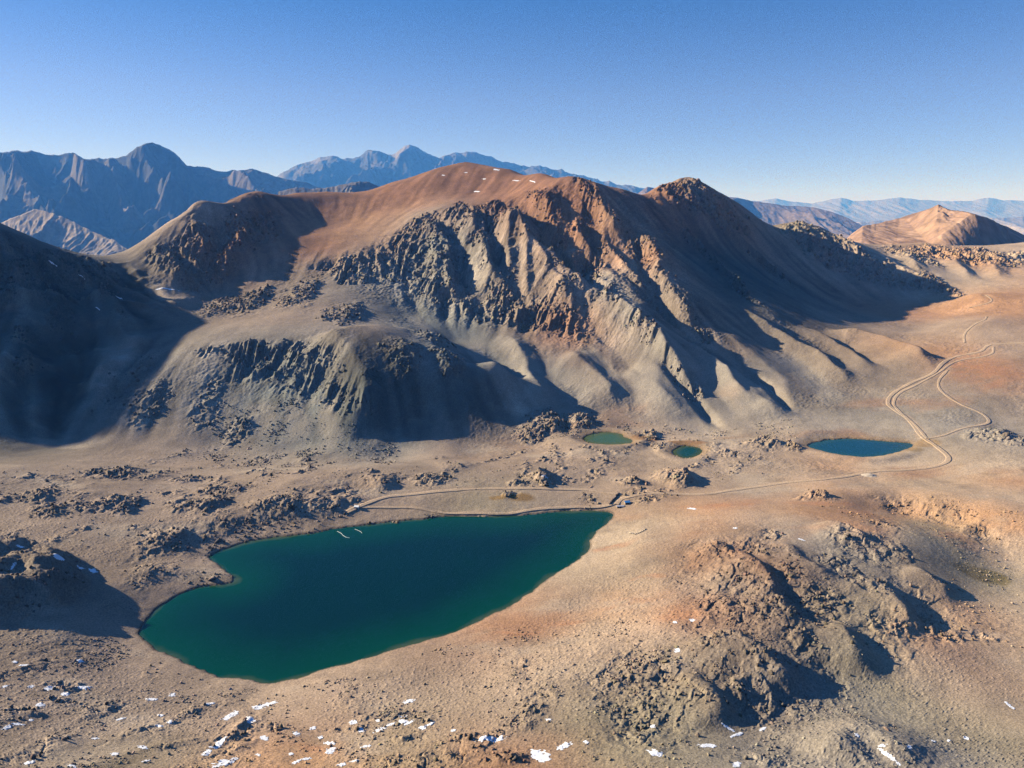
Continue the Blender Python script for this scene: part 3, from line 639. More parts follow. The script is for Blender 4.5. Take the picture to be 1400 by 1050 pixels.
# ------------------------------------------------------------------ colour of the ground (albedo), from picture samples laid on the terrain
C_ = dict(TAN=(.36, .27, .19), PAL=(.37, .285, .20), ORG=(.40, .225, .12), RED=(.24, .125, .075), RDO=(.32, .165, .09), GRY=(.215, .192, .16), GRT=(.28, .24, .19), GRB=(.22, .17, .125), BRN=(.275, .208, .155), DRK=(.13, .10, .075),
          SHD=(.075, .08, .068), BTN=(.295, .22, .16), LPL=(.46, .345, .235), OLV=(.27, .225, .15), GRG=(.185, .188, .165))  # SHD: shade painted into the albedo of slopes that lie in shadow
CPX = [(0, 700, 'BRN'), (100, 660, 'BRN'), (200, 610, 'BRN'), (300, 630, 'BRN'), (400, 645, 'BRN'), (500, 650, 'BTN'), (100, 720, 'BTN'), (50, 930, 'BRN'), (150, 950, 'BRN'), (300, 980, 'BTN'), (230, 700, 'BRN'), (250, 780, 'BTN'), (150, 880, 'BTN'), (60, 800, 'DRK'), (60, 760, 'GRB'), (20, 850, 'GRB'),
       (0, 1040, 'BRN'), (200, 1040, 'OLV'), (250, 1020, 'BTN'), (430, 1025, 'ORG'), (400, 1045, 'ORG'), (480, 1000, 'BTN'), (350, 950, 'TAN'), (600, 980, 'TAN'), (700, 1000, 'TAN'), (620, 930, 'BTN'), (540, 1000, 'OLV'), (600, 1040, 'OLV'), (700, 930, 'TAN'), (560, 920, 'BTN'),
       (800, 780, 'PAL'), (860, 730, 'PAL'), (780, 820, 'TAN'), (830, 828, 'ORG'), (760, 850, 'RDO'), (700, 862, 'RDO'), (800, 860, 'PAL'), (880, 820, 'PAL'), (920, 820, 'RDO'), (960, 845, 'RED'), (880, 790, 'PAL'), (850, 900, 'TAN'), (780, 920, 'TAN'), (930, 870, 'TAN'), (740, 890, 'TAN'),
       (960, 692, 'ORG'), (1010, 690, 'RDO'), (900, 715, 'PAL'), (1050, 700, 'TAN'), (1100, 700, 'ORG'), (1130, 720, 'GRT'), (1200, 690, 'ORG'), (1180, 725, 'RDO'), (1240, 735, 'GRT'), (1280, 720, 'OLV'), (1320, 700, 'ORG'), (1250, 695, 'ORG'), (1360, 740, 'ORG'), (1390, 720, 'ORG'), (1390, 640, 'LPL'), (1300, 640, 'LPL'), (1200, 640, 'LPL'), (1290, 670, 'LPL'), (1390, 680, 'LPL'), (1380, 660, 'ORG'), (1200, 665, 'TAN'), (1100, 640, 'TAN'), (1140, 640, 'ORG'),
       (1000, 640, 'TAN'), (900, 640, 'TAN'), (800, 640, 'BTN'), (700, 640, 'BTN'), (600, 640, 'BRN'), (650, 685, 'OLV'), (1000, 680, 'BTN'), (1050, 680, 'BTN'), (560, 690, 'BTN'), (760, 680, 'TAN'), (450, 720, 'BTN'), (850, 620, 'TAN'), (750, 620, 'BTN'),
       (1350, 780, 'OLV'), (1320, 790, 'OLV'), (1390, 770, 'LPL'), (1380, 840, 'LPL'), (1320, 840, 'ORG'), (1280, 850, 'PAL'), (1250, 900, 'TAN'), (1180, 900, 'OLV'), (1250, 960, 'OLV'), (1300, 960, 'TAN'), (1350, 1000, 'OLV'), (1300, 1040, 'GRT'), (1100, 1000, 'GRT'), (1150, 1030, 'GRT'), (1220, 1010, 'GRT'), (1000, 1020, 'GRT'), (900, 1030, 'OLV'), (800, 1000, 'OLV'), (950, 960, 'OLV'), (1380, 900, 'TAN'),
       (1010, 790, 'GRB'), (1060, 790, 'RED'), (1080, 810, 'GRB'), (1100, 850, 'GRB'), (1150, 800, 'GRB'), (1060, 900, 'GRB'), (900, 930, 'GRB'), (960, 900, 'GRB'), (1000, 960, 'GRB'), (1130, 940, 'GRY'), (970, 800, 'GRT'), (960, 770, 'RDO'), (1130, 760, 'GRY'), (1200, 770, 'GRT'), (1200, 840, 'OLV'), (1280, 880, 'RDO'), (700, 1035, 'RED'), (640, 1030, 'RDO'), (720, 970, 'GRB'),
       (1300, 440, 'BTN'), (1380, 430, 'ORG'), (1300, 385, 'LPL'), (1380, 400, 'ORG'), (1240, 400, 'BTN'), (1200, 380, 'BRN'), (1290, 350, 'ORG'), (1390, 350, 'LPL'), (1340, 360, 'ORG'), (1250, 350, 'LPL'), (1330, 380, 'LPL'), (1300, 415, 'ORG'), (1280, 560, 'GRT'), (1200, 570, 'GRT'), (1350, 510, 'RDO'), (1390, 540, 'BTN'), (1390, 480, 'BTN'), (1250, 450, 'BTN'), (1280, 480, 'ORG'), (1320, 530, 'BTN'), (1150, 575, 'GRT'), (1230, 500, 'GRB'), (1180, 510, 'GRB'), (1170, 490, 'GRB'), (1350, 590, 'GRT'), (1400, 600, 'GRY'), (1220, 430, 'RDO'), (1350, 455, 'BTN'),
       (638, 232, 'RED'), (590, 245, 'RED'), (560, 275, 'RDO'), (500, 300, 'ORG'), (470, 320, 'ORG'), (520, 280, 'RDO'), (420, 300, 'RED'), (440, 340, 'RDO'), (400, 275, 'RED'), (350, 290, 'RED'), (300, 300, 'BRN'), (270, 295, 'BRN'), (230, 315, 'BTN'), (330, 330, 'RED'), (250, 345, 'GRB'), (280, 340, 'RED'), (700, 250, 'RED'), (760, 250, 'RED'), (640, 265, 'RED'), (580, 290, 'BRN'), (680, 275, 'RED'),
       (600, 330, 'GRG'), (650, 380, 'GRT'), (500, 365, 'GRT'), (540, 345, 'BTN'), (400, 375, 'GRB'), (450, 420, 'BRN'), (350, 410, 'GRB'), (300, 440, 'BRN'), (380, 440, 'BRN'), (720, 370, 'BRN'), (740, 410, 'BTN'), (700, 400, 'BTN'), (720, 320, 'BRN'), (760, 320, 'RDO'), (740, 280, 'RED'), (815, 280, 'RDO'), (800, 260, 'RED'), (890, 350, 'RDO'), (900, 380, 'BRN'), (760, 440, 'RED'), (790, 450, 'RDO'), (700, 440, 'GRB'), (620, 400, 'GRT'), (600, 440, 'GRG'), (560, 430, 'GRG'), (640, 450, 'GRG'),
       (850, 430, 'GRY'), (820, 400, 'GRT'), (900, 470, 'GRY'), (900, 540, 'GRT'), (950, 570, 'GRT'), (1050, 560, 'GRT'), (1000, 520, 'GRT'), (800, 540, 'GRY'), (720, 540, 'GRT'), (760, 500, 'GRY'), (820, 570, 'BRN'), (900, 590, 'TAN'), (850, 510, 'BRN'), (930, 440, 'GRB'), (1000, 470, 'GRB'), (1050, 500, 'GRT'), (1100, 530, 'GRB'),
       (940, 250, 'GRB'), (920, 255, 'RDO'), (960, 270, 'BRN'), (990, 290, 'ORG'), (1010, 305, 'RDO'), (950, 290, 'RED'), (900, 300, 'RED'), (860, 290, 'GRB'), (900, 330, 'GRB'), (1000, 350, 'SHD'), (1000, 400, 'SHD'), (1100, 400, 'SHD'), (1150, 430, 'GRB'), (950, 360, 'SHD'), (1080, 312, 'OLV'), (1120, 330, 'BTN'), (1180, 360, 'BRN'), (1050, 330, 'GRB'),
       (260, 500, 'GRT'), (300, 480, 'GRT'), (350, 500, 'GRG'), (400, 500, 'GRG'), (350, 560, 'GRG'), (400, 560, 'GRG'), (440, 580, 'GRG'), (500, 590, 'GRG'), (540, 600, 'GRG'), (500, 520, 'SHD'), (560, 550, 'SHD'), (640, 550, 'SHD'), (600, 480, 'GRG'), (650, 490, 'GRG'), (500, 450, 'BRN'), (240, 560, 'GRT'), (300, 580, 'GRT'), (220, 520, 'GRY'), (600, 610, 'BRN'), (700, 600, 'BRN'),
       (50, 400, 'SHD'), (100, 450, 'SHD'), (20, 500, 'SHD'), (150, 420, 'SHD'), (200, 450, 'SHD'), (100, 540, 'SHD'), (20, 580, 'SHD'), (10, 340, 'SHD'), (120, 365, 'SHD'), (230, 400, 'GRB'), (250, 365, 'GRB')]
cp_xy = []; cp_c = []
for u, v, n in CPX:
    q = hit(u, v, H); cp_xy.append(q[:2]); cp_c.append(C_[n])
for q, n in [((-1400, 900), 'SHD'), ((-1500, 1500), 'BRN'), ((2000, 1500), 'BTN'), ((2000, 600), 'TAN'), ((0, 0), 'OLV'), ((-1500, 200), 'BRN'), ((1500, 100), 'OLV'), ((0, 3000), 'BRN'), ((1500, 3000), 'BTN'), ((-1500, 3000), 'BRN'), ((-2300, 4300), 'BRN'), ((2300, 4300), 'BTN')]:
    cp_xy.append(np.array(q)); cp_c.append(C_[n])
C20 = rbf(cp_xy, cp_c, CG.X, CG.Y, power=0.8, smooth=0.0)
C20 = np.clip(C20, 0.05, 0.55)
print('colour', round(time.time() - T0, 1))

# ------------------------------------------------------------------ terrain: final vertex grid (fine where the picture needs it)
nc = int(1480 * QUAL)
s_in = np.linspace(-0.90, 0.90, nc)
s_l = -0.90 - np.cumsum(np.linspace(0.004, 0.06, 44)); s_r = 0.90 + np.cumsum(np.linspace(0.004, 0.06, 30))
S = np.concatenate([s_l[::-1], s_in, s_r])
ys = [40.0]
while ys[-1] < 4200:
    y = ys[-1]
    r = np.interp(y, [40, 230, 300, 420, 700, 880, 1000, 2050, 2300, 4200], [.02, .012, .0036, .0026, .0024, .0017, .00135, .0015, .0035, .008]) / QUAL
    ys.append(y * (1 + r))
YS = np.array(ys); NR, NC = len(YS), len(S)
X = (S[None, :] * YS[:, None]).astype(np.float32); Y = np.repeat(YS[:, None], NC, 1).astype(np.float32)
Z = M.cub(H, X, Y).astype(np.float32)
rough = M.lin(ROUGH, X, Y); cliff = M.lin(CLIFFS, X, Y); st1 = M.lin(ST1, X, Y); st2 = M.lin(ST2, X, Y); slope = M.lin(SLOPE, X, Y); rocky = M.lin(ROCKY, X, Y)
print('grid', NR, NC, round(time.time() - T0, 1))

Zc = Z.copy()
def road_mask(extra):
    m_ = np.zeros(X.shape, np.float32)
    for name, hw, P, lab in ROADS:
        A = np.array(P); q = hw * extra + 12
        sel = (X > A[:, 0].min() - q) & (X < A[:, 0].max() + q) & (Y > A[:, 1].min() - q) & (Y < A[:, 1].max() + q)
        if not sel.any(): continue
        d = seg_dist(X[sel], Y[sel], A)[0]
        m_[sel] = np.maximum(m_[sel], sstep(hw * extra + 3, hw * extra - 1, d))
    return m_
roadm = road_mask(1.3)
# blocky rock
sel = (rough > 0.02)
x = X[sel]; y = Y[sel]; rr = rough[sel]
xw = x + 3 * fbm(x, y, 12, 2, seed=3); yw = y + 3 * fbm(x, y, 12, 2, seed=4)
v1, e1 = cells(xw, yw * 1.1, 15, 1); v2, e2 = cells(xw, yw, 5.5, 2)
Z[sel] += rr * (3.0 * (v1 - 0.45) * sstep(0, 0.14, e1) + 2.0 * (v2 - 0.45) * sstep(0, 0.2, e2) - 0.9 * (1 - sstep(0, 0.10, e1)))
Z[sel] += rr * (2.4 * (ridged(x, y, 20, 4, seed=14) - 0.45) + 3.6 * ledges(x, y, 19, -0.7, 15) - 1.2 + 2.4 * ledges(x, y, 8, -0.5, 16))
# cliffs: ribs along the fall line and broken ledges
sel = (cliff > 0.02)
x = X[sel]; y = Y[sel]; cc = cliff[sel]
v3, e3 = cells(x + 2 * fbm(x, y, 9, 2, seed=7), y * 0.7, 6.5, 8)
brk = sstep(-0.35, 0.25, fbm(x, y, 34, 3, seed=402))       # the fins come and go
f1_ = np.clip(FG.lin(FINS, x, y), -1.6, 2.4); f2_ = np.clip(FG.lin(FINS2, x, y), -1.8, 2.4)
Z[sel] += cc * (brk * (3.6 * f1_ + 2.0 * f2_) + 3.0 * (ridged(x, y, 15, 4, 0.65, seed=24) - 0.45) + 1.6 * (v3 - 0.45) * sstep(0, .25, e3) + 6.0 * brk * ledges(x, y, 30, 1.45, 25) - 1.2)
# gritty rock faces
fc = np.clip(M.lin(FACE, X, Y) + 0.7 * M.lin(CREST, X, Y) + 0.5 * sstep(0.45, 0.7, slope) * sstep(900, 1000, Y), 0, 1) * (1 - 0.8 * M.lin(SMOOTH, X, Y))
sel = fc > 0.03
x = X[sel]; y = Y[sel]; ff = fc[sel]
v4, e4 = cells(x, y, 5.0, 31)
Z[sel] += ff * (3.0 * (ridged(x, y, 34, 5, 0.62, seed=33) - 0.42) + 1.1 * (v4 - .5) * sstep(0, .2, e4) + 0.8 * gnoise(x / 3.4, y / 3.4, 35))
# everywhere: hummocks, ribs and stones
far = sstep(700, 1500, Y)
sm = 1 - 0.6 * M.lin(SMOOTH, X, Y)
act = np.clip(0.25 + rough + cliff + 0.8 * sstep(-.15, .45, fbm(X, Y, 120, 3, seed=97)), 0, 1.3) * sm
zn = 1.1 * fbm(X, Y, 26, 5, 0.55, seed=90) + 0.8 * (ridged(X, Y, 17, 4, 0.6, seed=96) - 0.4)
Z += zn * (1 - 0.85 * roadm) * (0.5 + 0.8 * far) * act
Z += (0.16 + 0.3 * far) * act * fbm(X, Y, 4.2, 2, 0.7, seed=99) * 2 * (1 - 0.85 * roadm)
near = sstep(760, 600, Y)
# stony ground near the camera on the left
stony = near * sstep(420, 200, X + 0.5 * (Y - 400)) * sstep(-0.5, 0.2, fbm(X, Y, 70, 3, seed=104))
Z += 0.55 * stony * np.clip(fbm(X, Y, 2.6, 2, 0.7, seed=105) * 2.0 - 0.15, 0, 1) * (1 - roadm)
# runnels on scree
Z += sstep(0.25, 0.5, slope) * (1 - cliff) * (0.18 * st1 + 0.16 * FG.lin(FINS2, X, Y)) * (1 - 0.7 * M.lin(KNOLL, X, Y)) * sm * sstep(800, 1000, Y)
Z = Z * (1 - roadm) + (Zc - 0.12) * roadm
Z, shore = carve_water(X, Y, Z)
print('detail', round(time.time() - T0, 1))

# ------------------------------------------------------------------ albedo per vertex
wx = 16 * fbm(X, Y, 60, 4, seed=111); wy = 22 * fbm(X, Y, 60, 4, seed=117)
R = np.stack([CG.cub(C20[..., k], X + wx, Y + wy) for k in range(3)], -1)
def mixc(R, c, f): return R * (1 - f[..., None]) + np.array(c, np.float32) * f[..., None]
t = fbm(X, Y * 1.3, 130, 5, 0.6, seed=121)
R *= (1 + 0.42 * t + 0.16 * fbm(X, Y, 14, 4, 0.65, seed=127))[..., None]
o = sstep(0.12, 0.5, fbm(X, Y * 1.8, 160, 4, seed=131)) * sstep(1300, 900, Y) * sstep(-150, 250, X) * np.clip(sstep(430, 520, Y) + sstep(150, 0, X), 0, 1)
R = mixc(R, C_['RDO'], 0.6 * o)
p_ = sstep(0.1, 0.5, fbm(X, Y * 2.0, 90, 4, seed=137)) * sstep(1300, 900, Y)
R = mixc(R, (.40, .33, .25), 0.42 * p_)
b_ = sstep(0.08, 0.45, fbm(X, Y * 1.6, 55, 5, 0.6, seed=141)) * sstep(1300, 900, Y)
R = mixc(R, (.17, .13, .095), 0.36 * b_)
gm = sstep(0.22, 0.5, slope) * (1 - cliff)
R *= (1 + 0.13 * gm * np.clip(st1, -2, 2) + 0.12 * gm * np.clip(st2, -2, 2))[..., None]
rk = np.clip(np.maximum(rough, cliff * 0.8), 0, 1)
R = mixc(R, (.15, .125, .095), 0.36 * rk * sstep(-0.3, 0.4, fbm(X, Y, 22, 3, seed=151)))
for poly, wd in [([(690, 455), (720, 510), (745, 565)], 34), ([(640, 462), (680, 510), (715, 560)], 26), ([(850, 500), (900, 535), (950, 578)], 40), ([(955, 500), (1015, 535), (1072, 575)], 40), ([(800, 468), (830, 515), (852, 560)], 24), ([(560, 425), (600, 470), (640, 500)], 26), ([(350, 545), (360, 575), (362, 600)], 22), ([(400, 545), (408, 580), (412, 605)], 22), ([(440, 560), (452, 590), (458, 610)], 20), ([(810, 372), (850, 425), (890, 470)], 24), ([(1060, 480), (1110, 520), (1150, 555)], 36)]:
    A = np.array([q[:2] for q in hits(poly)]); m = 60
    sel = (X > A[:, 0].min() - m) & (X < A[:, 0].max() + m) & (Y > A[:, 1].min() - m) & (Y < A[:, 1].max() + m)
    d, sd_, t = seg_dist(X[sel] + 9 * fbm(X[sel], Y[sel], 40, 3, seed=171), Y[sel] + 9 * fbm(X[sel], Y[sel], 40, 3, seed=172), A)
    f_ = 0.6 * sstep(wd, wd * 0.3, d) * np.clip(np.minimum(t, 1 - t) * 6, 0, 1)
    R[sel] = R[sel] * (1 - f_[..., None]) + np.array([.33, .285, .225], np.float32) * f_[..., None]
rz = M.lin(RIDGEZ, X, Y)
R *= (1 + rz * (0.38 * np.clip(st2, -1.6, 2.2) + 0.35 * fbm(X, Y, 45, 4, 0.6, seed=163)))[..., None]
R *= (1 + np.random.RandomState(3).uniform(-1, 1, X.shape).astype(np.float32) * (0.10 + 0.16 * np.clip(rk + fc, 0, 1)))[..., None]
# rusty meadow patches
for (u, v, ru, rv, c) in [(712, 682, 22, 5, (.22, .13, .045)), (683, 680, 14, 3, (.26, .16, .06)), (1345, 787, 40, 12, (.13, .10, .055)), (1320, 778, 24, 8, (.15, .12, .07)), (880, 600, 24, 4, (.25, .13, .06)), (940, 605, 30, 3, (.25, .13, .055)), (1268, 606, 20, 5, (.24, .16, .08)), (1250, 614, 14, 4, (.24, .17, .09)), (1360, 790, 20, 12, (.22, .17, .08))]:
    q = hit(u, v, H); s_ = q[1] / FPX; d_ = ray(u, v); dp = -d_[2] / math.hypot(d_[0], d_[1])
    r = np.sqrt(((X + 0.5 * wx - q[0]) / (ru * s_)) ** 2 + ((Y + 0.5 * wy - q[1]) / (rv * s_ / dp)) ** 2)
    R = mixc(R, c, 0.85 * sstep(1.1, 0.6, r))
# iron stained earth
stain = sstep(-0.35, 0.3, fbm(X, Y * 2.2, 34, 4, 0.6, seed=181))
for (u, v, ru, rv) in [(860, 828, 50, 7), (780, 851, 45, 6), (705, 864, 34, 5), (935, 838, 45, 14), (985, 690, 75, 6), (1180, 702, 40, 8), (450, 1028, 60, 16), (890, 788, 40, 5), (1130, 686, 60, 5), (840, 745, 40, 5), (1340, 505, 50, 14), (1060, 785, 26, 8), (1300, 735, 40, 10)]:
    q = hit(u, v, H); s_ = q[1] / FPX; d_ = ray(u, v); dp = -d_[2] / math.hypot(d_[0], d_[1])
    r = np.sqrt(((X + 0.8 * wx - q[0]) / (ru * s_)) ** 2 + ((Y + 0.8 * wy - q[1]) / (rv * s_ / dp)) ** 2)
    R = mixc(R, (.39, .195, .105), 0.68 * sstep(1.25, 0.35, r) * stain)
# wet rim of the lakes, pale dried margin of the ponds, disturbed ground along the roads
R = mixc(R, (.10, .08, .06), 0.8 * sstep(3.0, 0.8, np.abs(shore)))
R = mixc(R, (.30, .19, .095), 0.5 * sstep(16, 3, shore) * sstep(800, 860, Y) * (shore > 0))
R = mixc(R, (.42, .30, .20), 0.45 * road_mask(2.0) * sstep(-.3, .3, fbm(X, Y, 20, 3, seed=161)))
R = np.clip(R, 0.02, 0.6).astype(np.float32)
print('albedo', round(time.time() - T0, 1))

# ------------------------------------------------------------------ materials
def new_mat(name):
    m = bpy.data.materials.new(name); m.use_nodes = True
    nt = m.node_tree; return m, nt, nt.nodes['Principled BSDF']
def nd(nt, t, **k):
    n = nt.nodes.new(t)
    for a, b in k.items(): setattr(n, a, b)
    return n

def ground_material(name, fine=1.2, bumpd=0.35):
    m, nt, b = new_mat(name)
    at = nd(nt, 'ShaderNodeAttribute', attribute_name='albedo')
    tc = nd(nt, 'ShaderNodeTexCoord')
    n1 = nd(nt, 'ShaderNodeTexNoise'); n1.inputs['Scale'].default_value = 1 / fine; n1.inputs['Detail'].default_value = 6; n1.inputs['Roughness'].default_value = 0.65
    nt.links.new(tc.outputs['Object'], n1.inputs['Vector'])
    mr = nd(nt, 'ShaderNodeMapRange'); mr.inputs[1].default_value = 0.3; mr.inputs[2].default_value = 0.7; mr.inputs[3].default_value = 0.55; mr.inputs[4].default_value = 1.42
    nt.links.new(n1.outputs['Fac'], mr.inputs[0])
    mx = nd(nt, 'ShaderNodeVectorMath', operation='SCALE')
    nt.links.new(at.outputs['Color'], mx.inputs[0]); nt.links.new(mr.outputs[0], mx.inputs['Scale'])
    nt.links.new(mx.outputs[0], b.inputs['Base Color'])
    b.inputs['Roughness'].default_value = 0.95
    b.inputs['Specular IOR Level'].default_value = 0.1
    bp = nd(nt, 'ShaderNodeBump'); bp.inputs['Strength'].default_value = 1.0; bp.inputs['Distance'].default_value = bumpd
    n2 = nd(nt, 'ShaderNodeTexNoise'); n2.inputs['Scale'].default_value = 1 / (fine * 1.4); n2.inputs['Detail'].default_value = 5; n2.inputs['Roughness'].default_value = 0.7
    nt.links.new(tc.outputs['Object'], n2.inputs['Vector'])
    nt.links.new(n2.outputs['Fac'], bp.inputs['Height']); nt.links.new(bp.outputs[0], b.inputs['Normal'])
    return m
GROUND = ground_material('stony_ground')

def grid_mesh(name, co, faces, albedo, mat, label=None, kind='structure', smooth=True):
    me = bpy.data.meshes.new(name)
    nv, nf = len(co), len(faces)
    me.vertices.add(nv); me.vertices.foreach_set('co', np.ascontiguousarray(co, np.float32).ravel())
    me.loops.add(nf * 4); me.loops.foreach_set('vertex_index', np.ascontiguousarray(faces, np.int32).ravel())
    me.polygons.add(nf); me.polygons.foreach_set('loop_start', np.arange(0, nf * 4, 4, dtype=np.int32))
    if smooth: me.polygons.foreach_set('use_smooth', np.ones(nf, bool))
    me.update(calc_edges=True)
    if albedo is not None:
        a = me.attributes.new('albedo', 'FLOAT_COLOR', 'POINT')
        rgba = np.ones((nv, 4), np.float32); rgba[:, :3] = albedo
        a.data.foreach_set('color', rgba.ravel())
    me.materials.append(mat)
    o = bpy.data.objects.new(name, me); col.objects.link(o)
    if kind: o['kind'] = kind
    if label: o['label'] = label
    return o

def quads(nr, nc):
    i = np.arange(nr * nc, dtype=np.int32).reshape(nr, nc)
    return np.stack([i[:-1, :-1], i[:-1, 1:], i[1:, 1:], i[1:, :-1]], -1).reshape(-1, 4)

# regions of the one terrain sheet become objects of their own
fx = 0.25 * (X[:-1, :-1] + X[1:, 1:] + X[1:, :-1] + X[:-1, 1:]); fy = 0.25 * (Y[:-1, :-1] + Y[1:, 1:] + Y[1:, :-1] + Y[:-1, 1:])
def wpoly(px, extra=()): return [hit(u, v)[:2] for u, v in px] + list(extra)
REG = [
    ('mountain', [hit(u, v)[:2] for u, v in [(205, 350), (255, 400), (300, 445), (420, 440), (560, 470), (690, 498), (705, 560), (760, 590), (850, 592), (990, 594), (1100, 570), (1215, 540), (1280, 505), (1240, 440), (1310, 420)]] + [(1100, 1700), (1150, 2000), (900, 2350), (0, 2500), (-600, 2300), (-900, 1750), (-800, 1560)],
     'large reddish brown mountain with grey scree gullies, rising behind the lakes'),
    ('hill', [hit(u, v)[:2] for u, v in [(420, 440), (300, 445), (240, 470), (205, 560), (230, 605), (330, 622), (430, 628), (545, 630), (650, 612), (745, 610), (705, 560), (690, 498), (560, 470)]],
     'rounded grey hill with a columned cliff in front of the big mountain'),
    ('ridge', [hit(u, v)[:2] for u, v in [(205, 350), (255, 400), (300, 445), (240, 470), (205, 560), (130, 615), (0, 645)]] + [(-900, 800), (-1500, 600), (-2000, 700), (-2000, 1500), (-1000, 1750), (-800, 1560)],
     'dark shadowed mountain ridge at the left edge'),
    ('foothill', [hit(u, v)[:2] for u, v in [(870, 700), (960, 686), (1100, 690), (1200, 692), (1300, 722), (1330, 760), (1310, 870), (1400, 900), (1250, 985), (1170, 965), (1060, 1010), (900, 1020), (780, 960), (870, 860), (900, 780)]],
     'low hill of dark crags and orange earth right of the large lake'),
]
regid = np.zeros(fx.shape, np.int32)
for k, (n, P, lab) in enumerate(REG):
    jx = fx + 14 * gnoise(fx / 40, fy / 40, 5); jy = fy + 14 * gnoise(fx / 40, fy / 40, 6)
    regid[(regid == 0) & in_poly(jx, jy, P)] = k + 1
CO = np.stack([X, Y, Z], -1).reshape(-1, 3); AL = R.reshape(-1, 3)
Q = quads(NR, NC); rid = regid.ravel()
# vertex normals of the whole sheet keep the seams between regions invisible
dX = np.gradient(CO.reshape(NR, NC, 3), axis=1); dY = np.gradient(CO.reshape(NR, NC, 3), axis=0)
NO = np.cross(dX, dY).reshape(-1, 3); NO /= np.linalg.norm(NO, axis=1)[:, None]
for k, (n, lab) in enumerate([('ground', 'stony tan valley floor around the lakes')] + [(r[0], r[2]) for r in REG]):
    f = Q[rid == k]
    used, inv = np.unique(f.ravel(), return_inverse=True)
    o = grid_mesh(n, CO[used], inv.reshape(-1, 4), AL[used], GROUND, lab)
    o.data.normals_split_custom_set_from_vertices(NO[used])
print('terrain mesh', round(time.time() - T0, 1))

def height(x, y):                         # height of the finished sheet at a point
    fj = np.interp(y, YS, np.arange(NR)); s_ = np.asarray(x) / np.maximum(np.asarray(y), 1e-6)
    fi = np.interp(s_, S, np.arange(NC))
    j = np.minimum(fj.astype(int), NR - 2); i = np.minimum(fi.astype(int), NC - 2); a = fi - i; b = fj - j
    return (Z[j, i] * (1 - a) + Z[j, i + 1] * a) * (1 - b) + (Z[j + 1, i] * (1 - a) + Z[j + 1, i + 1] * a) * b

# the plain under everything, out to the horizon
a = np.linspace(0, 2 * np.pi, 97)[:-1]
rr_ = np.array([0, 3000, 9000, 30000, 60000.0])
pm = bpy.data.meshes.new('plain')
vs = [(0, 2000, -420.0)]; fs = []
for k, r in enumerate(rr_[1:]):
    for t in a: vs.append((r * math.cos(t), 2000 + r * math.sin(t), -420.0))
n = len(a)
for i in range(n): fs.append((0, 1 + i, 1 + (i + 1) % n))
for k in range(len(rr_) - 2):
    for i in range(n): fs.append((1 + k * n + i, 1 + (k + 1) * n + i, 1 + (k + 1) * n + (i + 1) % n, 1 + k * n + (i + 1) % n))
pm.from_pydata(vs, [], fs)
mp, ntp, bp_ = new_mat('plain_earth'); bp_.inputs['Base Color'].default_value = (.26, .19, .14, 1); bp_.inputs['Roughness'].default_value = 1
tcp = nd(ntp, 'ShaderNodeTexCoord'); np_ = nd(ntp, 'ShaderNodeTexNoise'); np_.inputs['Scale'].default_value = 0.002; np_.inputs['Detail'].default_value = 8
crp = nd(ntp, 'ShaderNodeValToRGB'); crp.color_ramp.elements[0].color = (.17, .12, .09, 1); crp.color_ramp.elements[1].color = (.36, .27, .2, 1)
ntp.links.new(tcp.outputs['Object'], np_.inputs['Vector']); ntp.links.new(np_.outputs['Fac'], crp.inputs[0]); ntp.links.new(crp.outputs[0], bp_.inputs['Base Color'])
pm.materials.append(mp)
po = bpy.data.objects.new('plain', pm); col.objects.link(po); po['kind'] = 'structure'

